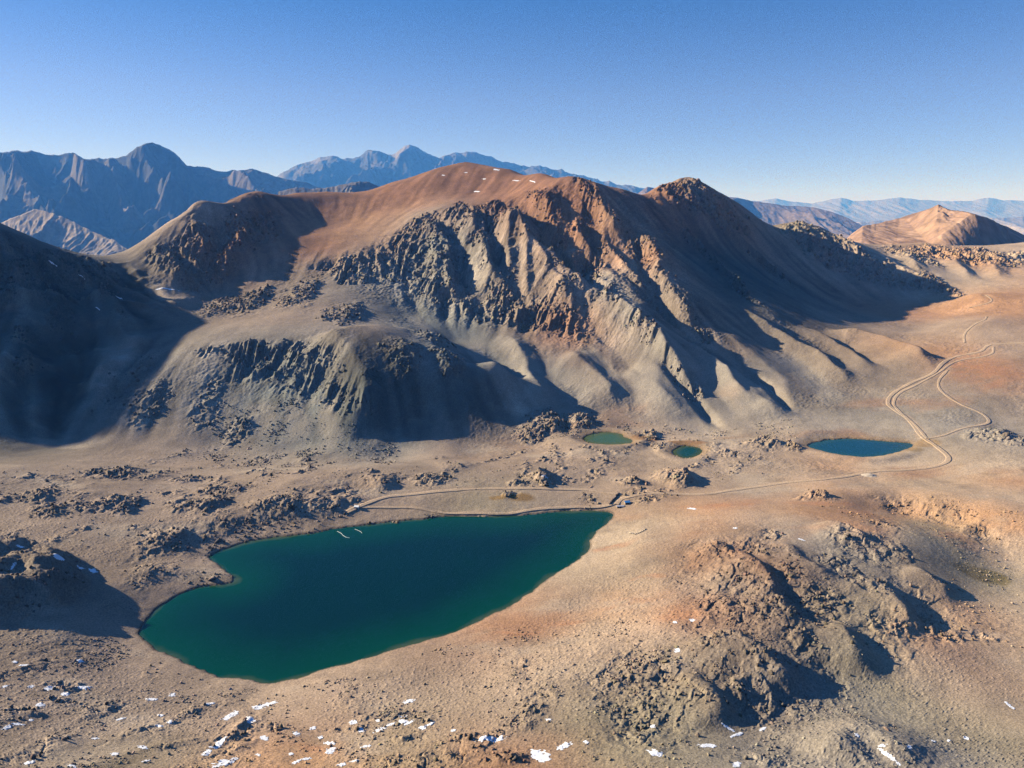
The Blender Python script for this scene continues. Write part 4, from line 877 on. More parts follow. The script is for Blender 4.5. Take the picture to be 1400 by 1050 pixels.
# ------------------------------------------------------------------ far mountain ranges
def prange(name, crest, foot, label, cols=(.20, .16, .13), ncol=500, nrow=220, spurs=(), amp=0.5, wl=600, seed=0, jag=30, back=1.35, pw=1.25, lit=None, plan=False):
    """crest: [(u, v, Y)], foot: [(u, v, Y)] picture points with forward distance"""
    cr = [D(*p) for p in crest]; ft = [D(*p) for p in foot]
    cs = np.array([p[0] / p[1] for p in cr]); cy = np.array([p[1] for p in cr]); cz = np.array([p[2] for p in cr])
    fs_ = np.array([p[0] / p[1] for p in ft]); fy_ = np.array([p[1] for p in ft]); fz = np.array([p[2] for p in ft])
    s = np.linspace(cs[0], cs[-1], ncol)
    CY = np.interp(s, cs, cy); CZ = np.interp(s, cs, cz); FY = np.interp(s, fs_, fy_); FZ = np.interp(s, fs_, fz)
    t = np.concatenate([np.linspace(0, 1, nrow), np.linspace(1, back, 24)[1:]])
    T = np.repeat(t[:, None], ncol, 1)
    Yg = FY + T * (CY - FY)
    Xg = s[None] * Yg
    Tm = np.minimum(T, 1)
    rel = CZ - FZ
    base_ = FZ + rel * Tm ** pw
    base_ = np.where(T > 1, CZ - (T - 1) / (back - 1) * rel * 0.9, base_)
    env = np.where(T <= 1, (4 * Tm * (1 - Tm)) ** 0.7, 0)
    env = env * 1.0
    wv_ = 0.35 * wl * fbm(Xg, Tm * rel * 1.4, wl * 1.1, 3, seed=seed + 60)
    n_ = ridged(Xg + wv_, Tm * rel * 0.75 + 0.4 * wv_, wl, 5, 0.55, seed=seed) - 0.45
    if plan: n_ = ridged(Xg + wv_, Yg * 0.85 + 0.5 * wv_, wl, 5, 0.5, seed=seed) - 0.42
    n2_ = fbm(Xg, Tm * rel * 1.3, wl * 0.3, 4, 0.6, seed=seed + 20)
    Zg = base_ + rel * amp * env * n_ + rel * 0.08 * env * n2_ + jag * fbm(Xg, Tm * rel * 1.3, wl * 0.12, 4, 0.6, seed=seed + 30) * (0.3 + env)
    cj = jag * (0.55 * fbm(Xg[nrow - 1], Xg[nrow - 1] * 0 + 7.7, wl * 0.16, 4, 0.65, seed=seed + 70) + 0.8 * (ridged(Xg[nrow - 1], Xg[nrow - 1] * 0 + 3.1, wl * 0.3, 3, 0.6, seed=seed + 75) - 0.5))
    Zg = Zg + cj[None] * sstep(0.7, 1, Tm)
    U = 700 + FPX * s / 1.0
    for (poly, am, wid) in spurs:         # poly: (u, t)
        A = [((u - 700) / FPX, tt) for u, tt in poly]
        d, sd, q = seg_dist(np.repeat(s[None], len(t), 0) + 0.004 * n2_, T * 0.25, [(a_, b_ * 0.25) for a_, b_ in A])
        Zg += am * np.clip(1 - d / (wid / FPX), 0, 1) * np.clip(np.minimum(q / .2, (1 - q) / .2), 0, 1)
    crest_z = Zg[nrow - 1]                 # nothing in front rises above the crest line
    lim = CAM_H + (crest_z - CAM_H) * (Yg / CY) - 0.035 * rel * np.clip(1 - Tm, 0, .3)
    Zg = np.where(T < 1, np.minimum(Zg, lim), Zg)
    co = np.stack([Xg, Yg, Zg], -1).reshape(-1, 3)
    c = np.array(cols, np.float32)
    v = (1 + 0.35 * fbm(Xg, Yg, wl * 0.9, 5, 0.6, seed=seed + 40))[..., None]
    al = np.repeat(np.repeat(c[None, None], len(t), 0), ncol, 1) * v
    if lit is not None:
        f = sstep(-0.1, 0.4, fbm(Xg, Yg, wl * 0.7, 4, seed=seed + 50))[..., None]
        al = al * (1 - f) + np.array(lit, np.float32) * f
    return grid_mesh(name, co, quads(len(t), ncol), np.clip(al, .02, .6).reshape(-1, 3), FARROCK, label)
FARROCK = ground_material('far_rock', fine=70, bumpd=8)

prange('mountain_range', [(-160, 214, 13300), (-60, 212, 13300), (0, 207, 13300), (25, 205, 13300), (60, 210, 13300), (100, 208, 13300), (115, 217, 13205), (150, 216, 13110), (172, 211, 13015), (187, 200, 12920), (207, 195, 12920), (230, 203, 13015), (245, 213, 13110), (255, 225, 13300), (290, 231, 13490), (315, 235, 13680), (345, 230, 13870), (375, 240, 14060), (400, 246, 14250), (470, 262, 14440)],
       [(-160, 345, 9600), (0, 345, 9600), (100, 350, 9500), (160, 350, 9500), (220, 340, 9900), (300, 320, 10600), (470, 290, 11600)],
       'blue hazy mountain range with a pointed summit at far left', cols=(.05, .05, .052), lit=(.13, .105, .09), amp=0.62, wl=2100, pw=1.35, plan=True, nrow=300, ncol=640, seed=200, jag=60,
       spurs=[([(180, .9), (172, .7), (185, .45), (200, .25)], 380, 20), ([(262, .92), (275, .7), (285, .5)], 360, 18), ([(120, .9), (128, .7), (150, .45)], 340, 18), ([(330, .9), (352, .7), (372, .5)], 320, 16), ([(30, .9), (20, .65), (45, .4)], 380, 20), ([(207, .85), (222, .7), (246, .5), (262, .3)], 520, 26), ([(155, .8), (142, .6), (118, .4), (100, .25)], 480, 22), ([(85, .85), (60, .65), (40, .5)], 420, 20), ([(20, .5), (50, .42), (70, .3), (110, .12)], 420, 36), ([(300, .8), (330, .6), (350, .4)], 360, 22)])
prange('foothills', [(-160, 320, 8170), (0, 305, 8170), (50, 285, 8170), (85, 296, 7980), (130, 318, 7790), (160, 330, 7600), (180, 345, 7410)],
       [(-160, 375, 7000), (0, 372, 7000), (60, 368, 7000), (130, 366, 6900), (180, 362, 6700)],
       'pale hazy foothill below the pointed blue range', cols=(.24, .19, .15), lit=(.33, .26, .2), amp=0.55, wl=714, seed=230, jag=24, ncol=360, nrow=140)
prange('mountain_range', [(330, 262, 23750), (375, 243, 23750), (400, 228, 23750), (415, 221, 23750), (440, 215, 23750), (455, 212, 23750), (470, 218, 23750), (490, 213, 23560), (507, 203, 23370), (520, 206, 23370), (535, 212, 23370), (545, 205, 23180), (560, 197, 23180), (575, 203, 23180), (600, 216, 23370), (620, 209, 23560), (650, 207, 23560), (670, 214, 23750), (690, 222, 23940), (720, 227, 24130), (760, 230, 24320), (780, 236, 24510), (800, 241, 24700), (820, 246, 24700), (850, 252, 24700), (930, 262, 24700)],
       [(330, 285, 18500), (500, 278, 18500), (700, 278, 18500), (930, 285, 18500)],
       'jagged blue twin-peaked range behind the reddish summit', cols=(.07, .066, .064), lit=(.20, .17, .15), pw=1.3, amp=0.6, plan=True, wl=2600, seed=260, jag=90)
prange('dark_ridge', [(380, 262, 7410), (405, 256, 7410), (430, 258, 7410), (452, 256, 7410), (470, 252, 7410), (492, 247, 7410), (505, 249, 7410), (520, 256, 7410), (545, 266, 7410)],
       [(380, 290, 6700), (545, 290, 6700)], 'small dark ridge peeping over the left shoulder of the big mountain', cols=(.13, .11, .095), amp=0.5, wl=408, seed=290, jag=15, ncol=200, nrow=80)
prange('mountain_range', [(850, 280, 14440), (885, 255, 14440), (930, 262, 14440), (970, 266, 14440), (990, 268, 14440), (1012, 271, 14440), (1030, 275, 14440), (1045, 277, 14345), (1070, 281, 14250), (1090, 281, 14250), (1115, 284, 14060), (1130, 287, 13870), (1150, 294, 13680), (1175, 306, 13300), (1195, 318, 12920)],
       [(850, 330, 12300), (1000, 330, 12300), (1100, 335, 12000), (1195, 330, 11800)],
       'smooth purple brown mountain in the gap right of the second peak', cols=(.15, .115, .10), lit=(.19, .14, .12), amp=0.45, wl=1360, seed=310, jag=18, ncol=400)
prange('mountain_range', [(840, 276, 42500), (1000, 276, 42500), (1040, 274, 42500), (1060, 271, 42500), (1080, 275, 42500), (1110, 278, 42500), (1130, 274, 42500), (1150, 270, 42500), (1165, 274, 42500), (1190, 274, 42500), (1230, 270, 42500), (1260, 273, 42500), (1300, 275, 42500), (1330, 274, 42500), (1352, 270, 42500), (1375, 274, 42500), (1400, 274, 42500), (1500, 277, 42500), (1600, 277, 42500)],
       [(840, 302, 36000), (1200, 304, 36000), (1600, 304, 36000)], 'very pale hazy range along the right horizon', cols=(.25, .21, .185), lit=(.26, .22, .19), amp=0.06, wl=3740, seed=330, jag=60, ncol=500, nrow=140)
prange('hills', [(1100, 315, 24700), (1180, 304, 24700), (1250, 297, 24700), (1330, 300, 24700), (1400, 296, 24700), (1500, 298, 24700), (1600, 300, 24700)],
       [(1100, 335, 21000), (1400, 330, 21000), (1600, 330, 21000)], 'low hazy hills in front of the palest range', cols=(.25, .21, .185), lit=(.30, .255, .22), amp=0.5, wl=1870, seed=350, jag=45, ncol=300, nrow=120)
prange('mountain', [(1120, 345, 3000), (1155, 328, 3000), (1168, 317, 3000), (1180, 309, 3000), (1198, 306, 3050), (1230, 298, 3100), (1258, 289, 3100), (1272, 285, 3100), (1283, 279, 3100), (1296, 286, 3120), (1325, 292, 3200), (1350, 299, 3250), (1380, 311, 3300), (1400, 321, 3350), (1440, 345, 3400), (1500, 370, 3500)],
       [(1120, 362, 2350), (1215, 362, 2320), (1283, 352, 2300), (1400, 362, 2300), (1500, 380, 2300)],
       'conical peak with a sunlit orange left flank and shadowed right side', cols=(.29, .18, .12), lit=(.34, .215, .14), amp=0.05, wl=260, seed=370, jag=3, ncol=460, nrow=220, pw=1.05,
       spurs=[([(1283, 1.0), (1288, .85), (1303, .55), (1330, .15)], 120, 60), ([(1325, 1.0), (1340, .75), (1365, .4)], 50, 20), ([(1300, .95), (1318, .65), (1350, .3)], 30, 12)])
print('ranges', round(time.time() - T0, 1))

# ------------------------------------------------------------------ water
def water_material(name, deep, shallow, dist):
    m, nt, b = new_mat(name)
    at = nd(nt, 'ShaderNodeAttribute', attribute_name='depth')
    cr = nd(nt, 'ShaderNodeValToRGB'); e = cr.color_ramp.elements
    e[0].position = 0.0; e[0].color = (shallow[0] + .045, shallow[1] + .03, shallow[2] + .012, 1); e[1].position = 1.0; e[1].color = (*deep, 1)
    e2 = e.new(0.09); e2.color = (*shallow, 1)
    tc = nd(nt, 'ShaderNodeTexCoord')
    n1 = nd(nt, 'ShaderNodeTexNoise'); n1.inputs['Scale'].default_value = 0.02; n1.inputs['Detail'].default_value = 5
    nt.links.new(tc.outputs['Object'], n1.inputs['Vector'])
    mt = nd(nt, 'ShaderNodeMath', operation='MULTIPLY_ADD'); mt.inputs[1].default_value = 0.45; 
    nt.links.new(n1.outputs['Fac'], mt.inputs[0])
    sb = nd(nt, 'ShaderNodeMath', operation='SUBTRACT'); sb.inputs[1].default_value = 0.22
    nt.links.new(at.outputs['Fac'], mt.inputs[2]); nt.links.new(mt.outputs[0], sb.inputs[0])
    nt.links.new(sb.outputs[0], cr.inputs[0]); nt.links.new(cr.outputs[0], b.inputs['Base Color'])
    b.inputs['Roughness'].default_value = 0.12; b.inputs['IOR'].default_value = 1.33; b.inputs['Specular IOR Level'].default_value = 0.4
    n2 = nd(nt, 'ShaderNodeTexNoise'); n2.inputs['Scale'].default_value = 0.8; n2.inputs['Detail'].default_value = 4
    mp = nd(nt, 'ShaderNodeMapping'); mp.inputs['Scale'].default_value = (0.6, 1.6, 1)
    nt.links.new(tc.outputs['Object'], mp.inputs[0]); nt.links.new(mp.outputs[0], n2.inputs['Vector'])
    bp = nd(nt, 'ShaderNodeBump'); bp.inputs['Distance'].default_value = 0.12; bp.inputs['Strength'].default_value = 0.6
    nt.links.new(n2.outputs['Fac'], bp.inputs['Height']); nt.links.new(bp.outputs[0], b.inputs['Normal'])
    return m
def water(name, P, z, label, deep, shallow, dist, step):
    A = np.array(P); x0, y0 = A.min(0) - 8; x1, y1 = A.max(0) + 8
    gx = np.arange(x0, x1, step); gy = np.arange(y0, y1, step)
    Xw, Yw = np.meshgrid(gx, gy); s = sdist(Xw, Yw, P)
    f = quads(len(gy), len(gx)); keep = (s.ravel()[f] < 7).all(1)
    used, inv = np.unique(f[keep].ravel(), return_inverse=True)
    co = np.stack([Xw, Yw, np.full_like(Xw, z)], -1).reshape(-1, 3)[used]
    o = grid_mesh(name, co, inv.reshape(-1, 4), None, water_material(name + '_water', deep, shallow, dist), label)
    at = o.data.attributes.new('depth', 'FLOAT', 'POINT'); at.data.foreach_set('value', np.clip(-s.ravel()[used] / dist, 0, 1).astype(np.float32))
    return o
water('lake', WATERS[0][0], 0.0, 'large dark teal mountain lake in the valley', (.0, .018, .017), (.0, .044, .023), 55, 4.0)
water('pond', WATERS[1][0], POND_PX[0][1], 'small green pond at the foot of the mountain, left of the other ponds', (.004, .085, .06), (.05, .085, .03), 14, 1.5)
water('pond', WATERS[2][0], POND_PX[1][1], 'smallest round green pond between the other two ponds', (.006, .06, .06), (.05, .075, .02), 10, 1.2)
water('pond', WATERS[3][0], POND_PX[2][1], 'oval blue pond beside the dirt road on the right', (.0, .045, .065), (.01, .06, .05), 14, 1.5)

# ------------------------------------------------------------------ roads as draped ribbons
mr_, ntr, br = new_mat('dirt_track')
tcr = nd(ntr, 'ShaderNodeTexCoord'); nr_ = nd(ntr, 'ShaderNodeTexNoise'); nr_.inputs['Scale'].default_value = 0.25; nr_.inputs['Detail'].default_value = 7
crr = nd(ntr, 'ShaderNodeValToRGB'); crr.color_ramp.elements[0].color = (.33, .235, .155, 1); crr.color_ramp.elements[1].color = (.47, .34, .225, 1)
crr.color_ramp.elements[0].position = .3; crr.color_ramp.elements[1].position = .7
ntr.links.new(tcr.outputs['Object'], nr_.inputs['Vector']); ntr.links.new(nr_.outputs['Fac'], crr.inputs[0]); ntr.links.new(crr.outputs[0], br.inputs['Base Color']); br.inputs['Roughness'].default_value = 1
def road(name, hw, P, label, lift):
    hw = hw * 0.8
    A = np.array(P); L = np.concatenate([[0], np.cumsum(np.sqrt(((A[1:] - A[:-1]) ** 2).sum(1)))])
    n = int(L[-1] / 2.5); q = np.linspace(0, L[-1], n)
    x = np.interp(q, L, A[:, 0]); y = np.interp(q, L, A[:, 1])
    for _ in range(3):
        x[1:-1] = (x[:-2] + x[1:-1] * 2 + x[2:]) / 4; y[1:-1] = (y[:-2] + y[1:-1] * 2 + y[2:]) / 4
    tx = np.gradient(x); ty = np.gradient(y); l = np.hypot(tx, ty); nx_, ny_ = -ty / l, tx / l
    wv = hw * (1 + 0.5 * fbm(q, q * 0 + 3.3, 22, 4, 0.6, seed=len(P)))
    offs = [-1.12, -1, -.5, 0, .5, 1, 1.12]
    zc = height(x, y)
    k = np.ones(9) / 9; zc = np.convolve(np.pad(zc, 4, mode='edge'), k, 'valid')
    co = []
    for o_ in offs:
        xx = x + nx_ * wv * o_; yy = y + ny_ * wv * o_
        z = np.maximum(height(xx, yy) + 0.05, zc) + lift
        if abs(o_) > 1.05: z = z - 1.5
        if o_ == 0: z = z + 0.08
        co.append(np.stack([xx, yy, z], -1))
    co = np.stack(co, 1).reshape(-1, 3)
    xx = co[:, 0]; yy = co[:, 1]
    fj = np.clip(np.interp(yy, YS, np.arange(NR)).astype(int), 0, NR - 1); fi = np.clip(np.interp(xx / yy, S, np.arange(NC)).astype(int), 0, NC - 1)
    gr = R[fj, fi]; f_ = np.clip(0.75 + 0.9 * fbm(xx.astype(np.float32), yy.astype(np.float32), 18, 4, 0.6, seed=61), 0.1, 0.95)
    ed = np.tile(np.array([.25, .6, 1, .72, 1, .6, .25]), n)
    al_ = gr * (1 - (f_ * ed)[:, None]) + np.array([.44, .325, .22]) * (f_ * ed)[:, None]
    return grid_mesh(name, co, quads(n, len(offs))[:, ::-1], al_, GROUND, label)
for k, (name, hw, P, lab) in enumerate(ROADS): road(name, hw, P, lab, 0.12 + 0.03 * k)
print('roads', round(time.time() - T0, 1))

# ------------------------------------------------------------------ rocks, snow and the few built things
def ico(sub):
    t = (1 + 5 ** .5) / 2
    V = [(-1, t, 0), (1, t, 0), (-1, -t, 0), (1, -t, 0), (0, -1, t), (0, 1, t), (0, -1, -t), (0, 1, -t), (t, 0, -1), (t, 0, 1), (-t, 0, -1), (-t, 0, 1)]
    F = [(0, 11, 5), (0, 5, 1), (0, 1, 7), (0, 7, 10), (0, 10, 11), (1, 5, 9), (5, 11, 4), (11, 10, 2), (10, 7, 6), (7, 1, 8), (3, 9, 4), (3, 4, 2), (3, 2, 6), (3, 6, 8), (3, 8, 9), (4, 9, 5), (2, 4, 11), (6, 2, 10), (8, 6, 7), (9, 8, 1)]
    V = [np.array(v, float) / math.sqrt(1 + t * t) for v in V]
    for _ in range(sub):
        c = {}; N = []
        def mid(a, b):
            k = (min(a, b), max(a, b))
            if k not in c:
                p = V[a] + V[b]; V.append(p / np.linalg.norm(p)); c[k] = len(V) - 1
            return c[k]
        for a, b, d in F:
            x, y, z = mid(a, b), mid(b, d), mid(d, a)
            N += [(a, x, z), (b, y, x), (d, z, y), (x, y, z)]
        F = N
    return np.array(V), np.array(F)
rg = np.random.RandomState(11)
def chunk(V, ncut, rg):
    """an angular broken stone: a sphere trimmed by random planes"""
    P = V.copy()
    for _ in range(ncut):
        n = rg.normal(size=3); n /= np.linalg.norm(n); h = rg.uniform(0.35, 0.8)
        d = P @ n - h
        P = P - np.clip(d, 0, None)[:, None] * n
    return P * rg.uniform(0.7, 1.25, 3)
V1, F1 = ico(1); V2, F2 = ico(2)
STONE = [chunk(V1, 7, rg) for _ in range(16)]
BLOCK = [chunk(V2, 9, rg) for _ in range(20)]

def tri_mesh(name, co, tri, al, mat, kind=None):
    me = bpy.data.meshes.new(name); nf = len(tri)
    me.vertices.add(len(co)); me.vertices.foreach_set('co', np.ascontiguousarray(co, np.float32).ravel())
    me.loops.add(nf * 3); me.loops.foreach_set('vertex_index', np.ascontiguousarray(tri, np.int32).ravel())
    me.polygons.add(nf); me.polygons.foreach_set('loop_start', np.arange(0, nf * 3, 3, dtype=np.int32))
    me.update(calc_edges=True)
    if al is not None:
        a_ = me.attributes.new('albedo', 'FLOAT_COLOR', 'POINT'); rgba = np.ones((len(co), 4), np.float32); rgba[:, :3] = al
        a_.data.foreach_set('color', rgba.ravel())
    me.materials.append(mat)
    o = bpy.data.objects.new(name, me); col.objects.link(o)
    if kind: o['kind'] = kind
    return o

def rocks(pos, size, shapes, F, colr, rg, flat=0.75, sink=0.25):
    """join stones standing at pos (x, y) with radius size into one vertex / face array"""
    n = len(pos); nv = len(shapes[0])
    k = rg.randint(0, len(shapes), n); B = np.stack(shapes)[k]
    a = rg.rand(n) * 2 * np.pi; ca, sa = np.cos(a)[:, None], np.sin(a)[:, None]
    x = B[..., 0] * ca - B[..., 1] * sa; y = B[..., 0] * sa + B[..., 1] * ca
    tl = rg.normal(0, 0.25, n)[:, None]
    z = B[..., 2] * flat + x * tl
    z0 = height(pos[:, 0], pos[:, 1]) + size * sink
    co = np.stack([x * size[:, None] + pos[:, :1], y * size[:, None] + pos[:, 1:2], z * size[:, None] + z0[:, None]], -1).reshape(-1, 3)
    tri = (F[None] + (np.arange(n) * nv)[:, None, None]).reshape(-1, 3)
    c = np.array(colr)[None] * rg.uniform(0.65, 1.35, (n, 1)) * rg.uniform(0.92, 1.08, (n, 3))
    return co, tri, np.repeat(c, nv, 0)
ROCKM = ground_material('broken_rock', fine=0.6, bumpd=0.15)

# --- named outcrops: blocky crags crowning the swellings of the ground
OUTCROPS = [
    (235, 742, 30, 12, 'dark crag above the left tip of the large lake'), (300, 735, 26, 10, 'brown crag directly above the lake inlet, in the dark row'), (345, 715, 36, 10, 'broad broken crag in the middle of the dark row above the lake'),
    (395, 692, 32, 12, 'dark crag at the right end of the row, left of the white hut'), (455, 690, 20, 8, 'low dark crag just left of the white hut'), (170, 690, 26, 9, 'ragged low crag on the plain left of the lake crags'),
    (75, 697, 20, 8, 'small crag on the left plain above the gullied mound'), (290, 690, 30, 10, 'scattered low crag on the plain behind the lake crags'), (170, 648, 36, 9, 'wide low crag on the plain below the shadow edge'),
    (525, 660, 20, 9, 'greyish knob beside the upper dirt track'), (745, 655, 18, 9, 'sharp dark rock knob between the dirt track and the green ponds'), (930, 655, 26, 11, 'rocky knob below the smallest pond'),
    (755, 580, 26, 10, 'crag at the mountain foot left of the green pond'), (800, 578, 20, 9, 'crag standing right above the green pond'), (890, 598, 16, 6, 'small crag between the two green ponds'), (1085, 612, 14, 5, 'small crag touching the left tip of the oval blue pond'),
    (540, 715, 18, 7, 'shoreline crag on the far shore below the white hut'), (810, 682, 12, 6, 'little crag beside the lower track near the blue hut'), (880, 680, 20, 8, 'low broken crag right of the blue hut'),
    (290, 790, 28, 12, 'rocky point jutting into the left end of the lake'), (1010, 790, 34, 13, 'dark upper crag of the hill right of the lake'), (1080, 785, 30, 12, 'reddish crag beside the dark upper crag on the right hill'), (1160, 735, 20, 9, 'isolated crag on the far back of the right hill'),
    (1060, 840, 34, 14, 'central crag on the right hill above its long shadow'), (1130, 815, 34, 13, 'olive crag on the right shoulder of the right hill'), (1220, 855, 24, 12, 'brown crag at the right foot of the right hill'), (1025, 893, 30, 12, 'crag above the darkest hollow of the right hill'),
    (845, 932, 40, 8, 'long flat rust brown ledge on the near slope'), (900, 900, 26, 10, 'pointed dark crag above the rust brown ledge'), (1010, 945, 32, 12, 'blocky crag at the lower end of the right hill'), (880, 990, 24, 9, 'lone dark crag with a snow speck near the bottom edge'),
    (1350, 352, 40, 5, 'pale orange cliff rim at the upper right'), (1285, 392, 18, 6, 'dark little crag below the orange cliff rim'), (1215, 1000, 9, 7, 'small dark heap on the pale flat at lower right'), (1370, 598, 26, 6, 'dark spots of rock on the bank by the side track'), (380, 998, 14, 6, 'dark rock among the snow patches at the bottom'), (700, 1038, 30, 8, 'dark reddish crag at the bottom edge in the middle'),
]
def ground_hit(u, v): return hit(u, v, H)
for (u, v, ru, rv, lab) in OUTCROPS:
    c = ground_hit(u, v); s_ = c[1] / FPX
    d_ = ray(u, v); dp = -d_[2] / math.hypot(d_[0], d_[1])
    rx = ru * s_; ry = min(rv * s_ / max(dp, .15), rx * 1.6)
    n = int(np.clip(rx * ry / 9, 14, 110))
    q = rg.normal(0, 0.36, (n, 2)) * np.array([rx, ry]) + c[:2]
    # blocks gather on strike lines
    q[:, 1] += 0.25 * (q[:, 0] - c[0]) * rg.choice([-1, 0, 1], n) * 0.6
    size = np.clip(rg.gamma(2.2, 0.55, n), 0.5, 3.4) * np.clip(s_ / 0.75, 0.7, 1.7) * 1.15
    # one crag is one body of touching blocks: keep the largest cluster
    z_ = height(q[:, 0], q[:, 1]); D3 = np.sqrt(((q[:, None] - q[None]) ** 2).sum(-1) + (z_[:, None] - z_[None]) ** 2)
    near_ = D3 < 0.62 * (size[:, None] + size[None]); lab_ = np.arange(n)
    for _ in range(40): lab_ = np.where(near_, lab_[None], n).min(1)
    big_ = np.bincount(lab_).argmax(); k_ = lab_ == big_
    if k_.sum() < 6:
        k_ = np.argsort(D3[np.argmin(np.hypot(*(q - c[:2]).T))])[:10]; q = np.array(c[:2]) + (q[k_] - c[:2]) * 0.35; size = size[k_]
    else: q = q[k_]; size = size[k_]
    base_c = CG.cub(C20, np.array([c[0]], np.float32), np.array([c[1]], np.float32)) if False else np.array([float(CG.cub(C20[..., k], np.array([c[0]]), np.array([c[1]]))[0]) for k in range(3)])
    colr = 0.45 * base_c + 0.55 * np.array([.17, .13, .095])
    co, tri, al = rocks(q, size, BLOCK, F2, colr, rg, flat=0.8, sink=0.12)
    o = tri_mesh('rock_outcrop', co - np.array([c[0], c[1], 0]), tri, al, ROCKM)
    o.location = (c[0], c[1], 0)
    o['label'] = lab; o['category'] = 'rock outcrop'; o['group'] = 'rocky outcrops around the lakes'

# --- loose stones, beyond counting
def scatter(n, poly, rmin, rmax, dens=None, seed=0):
    P = np.array([ground_hit(u, v)[:2] for u, v in poly]); r_ = np.random.RandomState(seed)
    lo = P.min(0); hi = P.max(0); out = np.zeros((0, 2))
    while len(out) < n:
        q = r_.rand(n * 2, 2) * (hi - lo) + lo
        q = q[in_poly(q[:, 0], q[:, 1], P)]
        keep = r_.rand(len(q)) < sstep(-0.1, 0.5, fbm(q[:, 0], q[:, 1], 40, 4, 0.6, seed=seed + 50)) ** 1.5 * 0.97 + 0.03
        out = np.concatenate([out, q[keep]])
    q = out[:n]
    for W_, z in WATERS: q = q[~in_poly(q[:, 0], q[:, 1], W_)]
    return q, rmin + (rmax - rmin) * r_.rand(len(q)) ** 3.2
parts_ = []
for (n, poly, a_, b_) in [
    (2900, [(-60, 885), (150, 870), (260, 925), (370, 945), (480, 925), (620, 880), (720, 850), (760, 900), (640, 1000), (480, 1075), (-100, 1100)], 0.3, 1.15),
    (1800, [(760, 860), (900, 840), (1000, 800), (1150, 790), (1260, 830), (1230, 900), (1160, 960), (1250, 1040), (1200, 1090), (700, 1090), (640, 1000)], 0.3, 1.2),
    (1200, [(-40, 650), (250, 620), (540, 640), (760, 620), (1050, 600), (1080, 650), (860, 665), (540, 672), (300, 750), (190, 870), (150, 760), (-40, 740)], 0.4, 1.4),
    (1200, [(230, 620), (300, 545), (420, 545), (545, 605), (540, 635), (380, 640)], 0.6, 2.0),
    (900, [(700, 590), (760, 560), (880, 575), (960, 592), (1080, 570), (1090, 600), (900, 606), (760, 600)], 0.5, 1.8),
    (500, [(1100, 690), (1250, 680), (1400, 700), (1400, 900), (1280, 880), (1300, 760)], 0.4, 1.3)]:
    q, sz = scatter(n, poly, a_, b_, seed=n)
    al_ = np.stack([CG.cub(C20[..., k], q[:, 0].astype(np.float32), q[:, 1].astype(np.float32)) for k in range(3)], -1)
    co, tri, c_ = rocks(q, sz, STONE, F1, (1, 1, 1), rg, sink=0.2)
    parts_.append((co, tri, c_ * np.repeat(al_ * 1.0, len(V1), 0)))
off = 0; T_ = []
for co, tri, c_ in parts_: T_.append(tri + off); off += len(co)
o = tri_mesh('stones', np.concatenate([p[0] for p in parts_]), np.concatenate(T_), np.clip(np.concatenate([p[2] for p in parts_]), .03, .6), ROCKM, 'stuff')
o['label'] = 'loose stones strewn over the slopes and shores'

# --- broken blocks over the bare rock of cliffs and crags
def block_field(n, W, smin, smax, seed, colk):
    r_ = np.random.RandomState(seed)
    wgt = (W * (M.Y > 250) / np.maximum(M.Y, 300) ** 1.4).ravel().astype(np.float64)
    idx = r_.choice(len(wgt), n, p=wgt / wgt.sum())
    q = np.stack([M.X.ravel()[idx], M.Y.ravel()[idx]], -1) + r_.uniform(-3, 3, (n, 2))
    ok = np.abs(q[:, 0]) < 0.86 * q[:, 1]; q = q[ok]
    for W_, z in WATERS: q = q[~in_poly(q[:, 0], q[:, 1], W_)]
    sz = (smin + (smax - smin) * r_.rand(len(q)) ** 2.5) * np.clip(q[:, 1] / 700, 0.75, 2.6)
    a_ = np.stack([CG.cub(C20[..., k], q[:, 0].astype(np.float32), q[:, 1].astype(np.float32)) for k in range(3)], -1)
    co, tri, c_ = rocks(q, sz, STONE, F1, (1, 1, 1), rg, flat=1.35, sink=-0.12)
    return co, tri, c_ * np.repeat(a_ * colk, len(V1), 0)
pb = [block_field(6500, np.clip(CLIFFS + 1.2 * CREST * 0.6 + 0.5 * SUM2, 0, 1.6) ** 1.5, 0.6, 2.1, 71, 0.95), block_field(6500, np.clip(ROUGH, 0, 1) ** 2, 0.5, 2.2, 72, 0.72)]
off = 0; T_ = []
for co, tri, c_ in pb: T_.append(tri + off); off += len(co)
o = tri_mesh('broken_rocks', np.concatenate([p[0] for p in pb]), np.concatenate(T_), np.clip(np.concatenate([p[2] for p in pb]), .03, .6), ROCKM, 'stuff')
o['label'] = 'broken rock blocks covering the cliffs and crags'

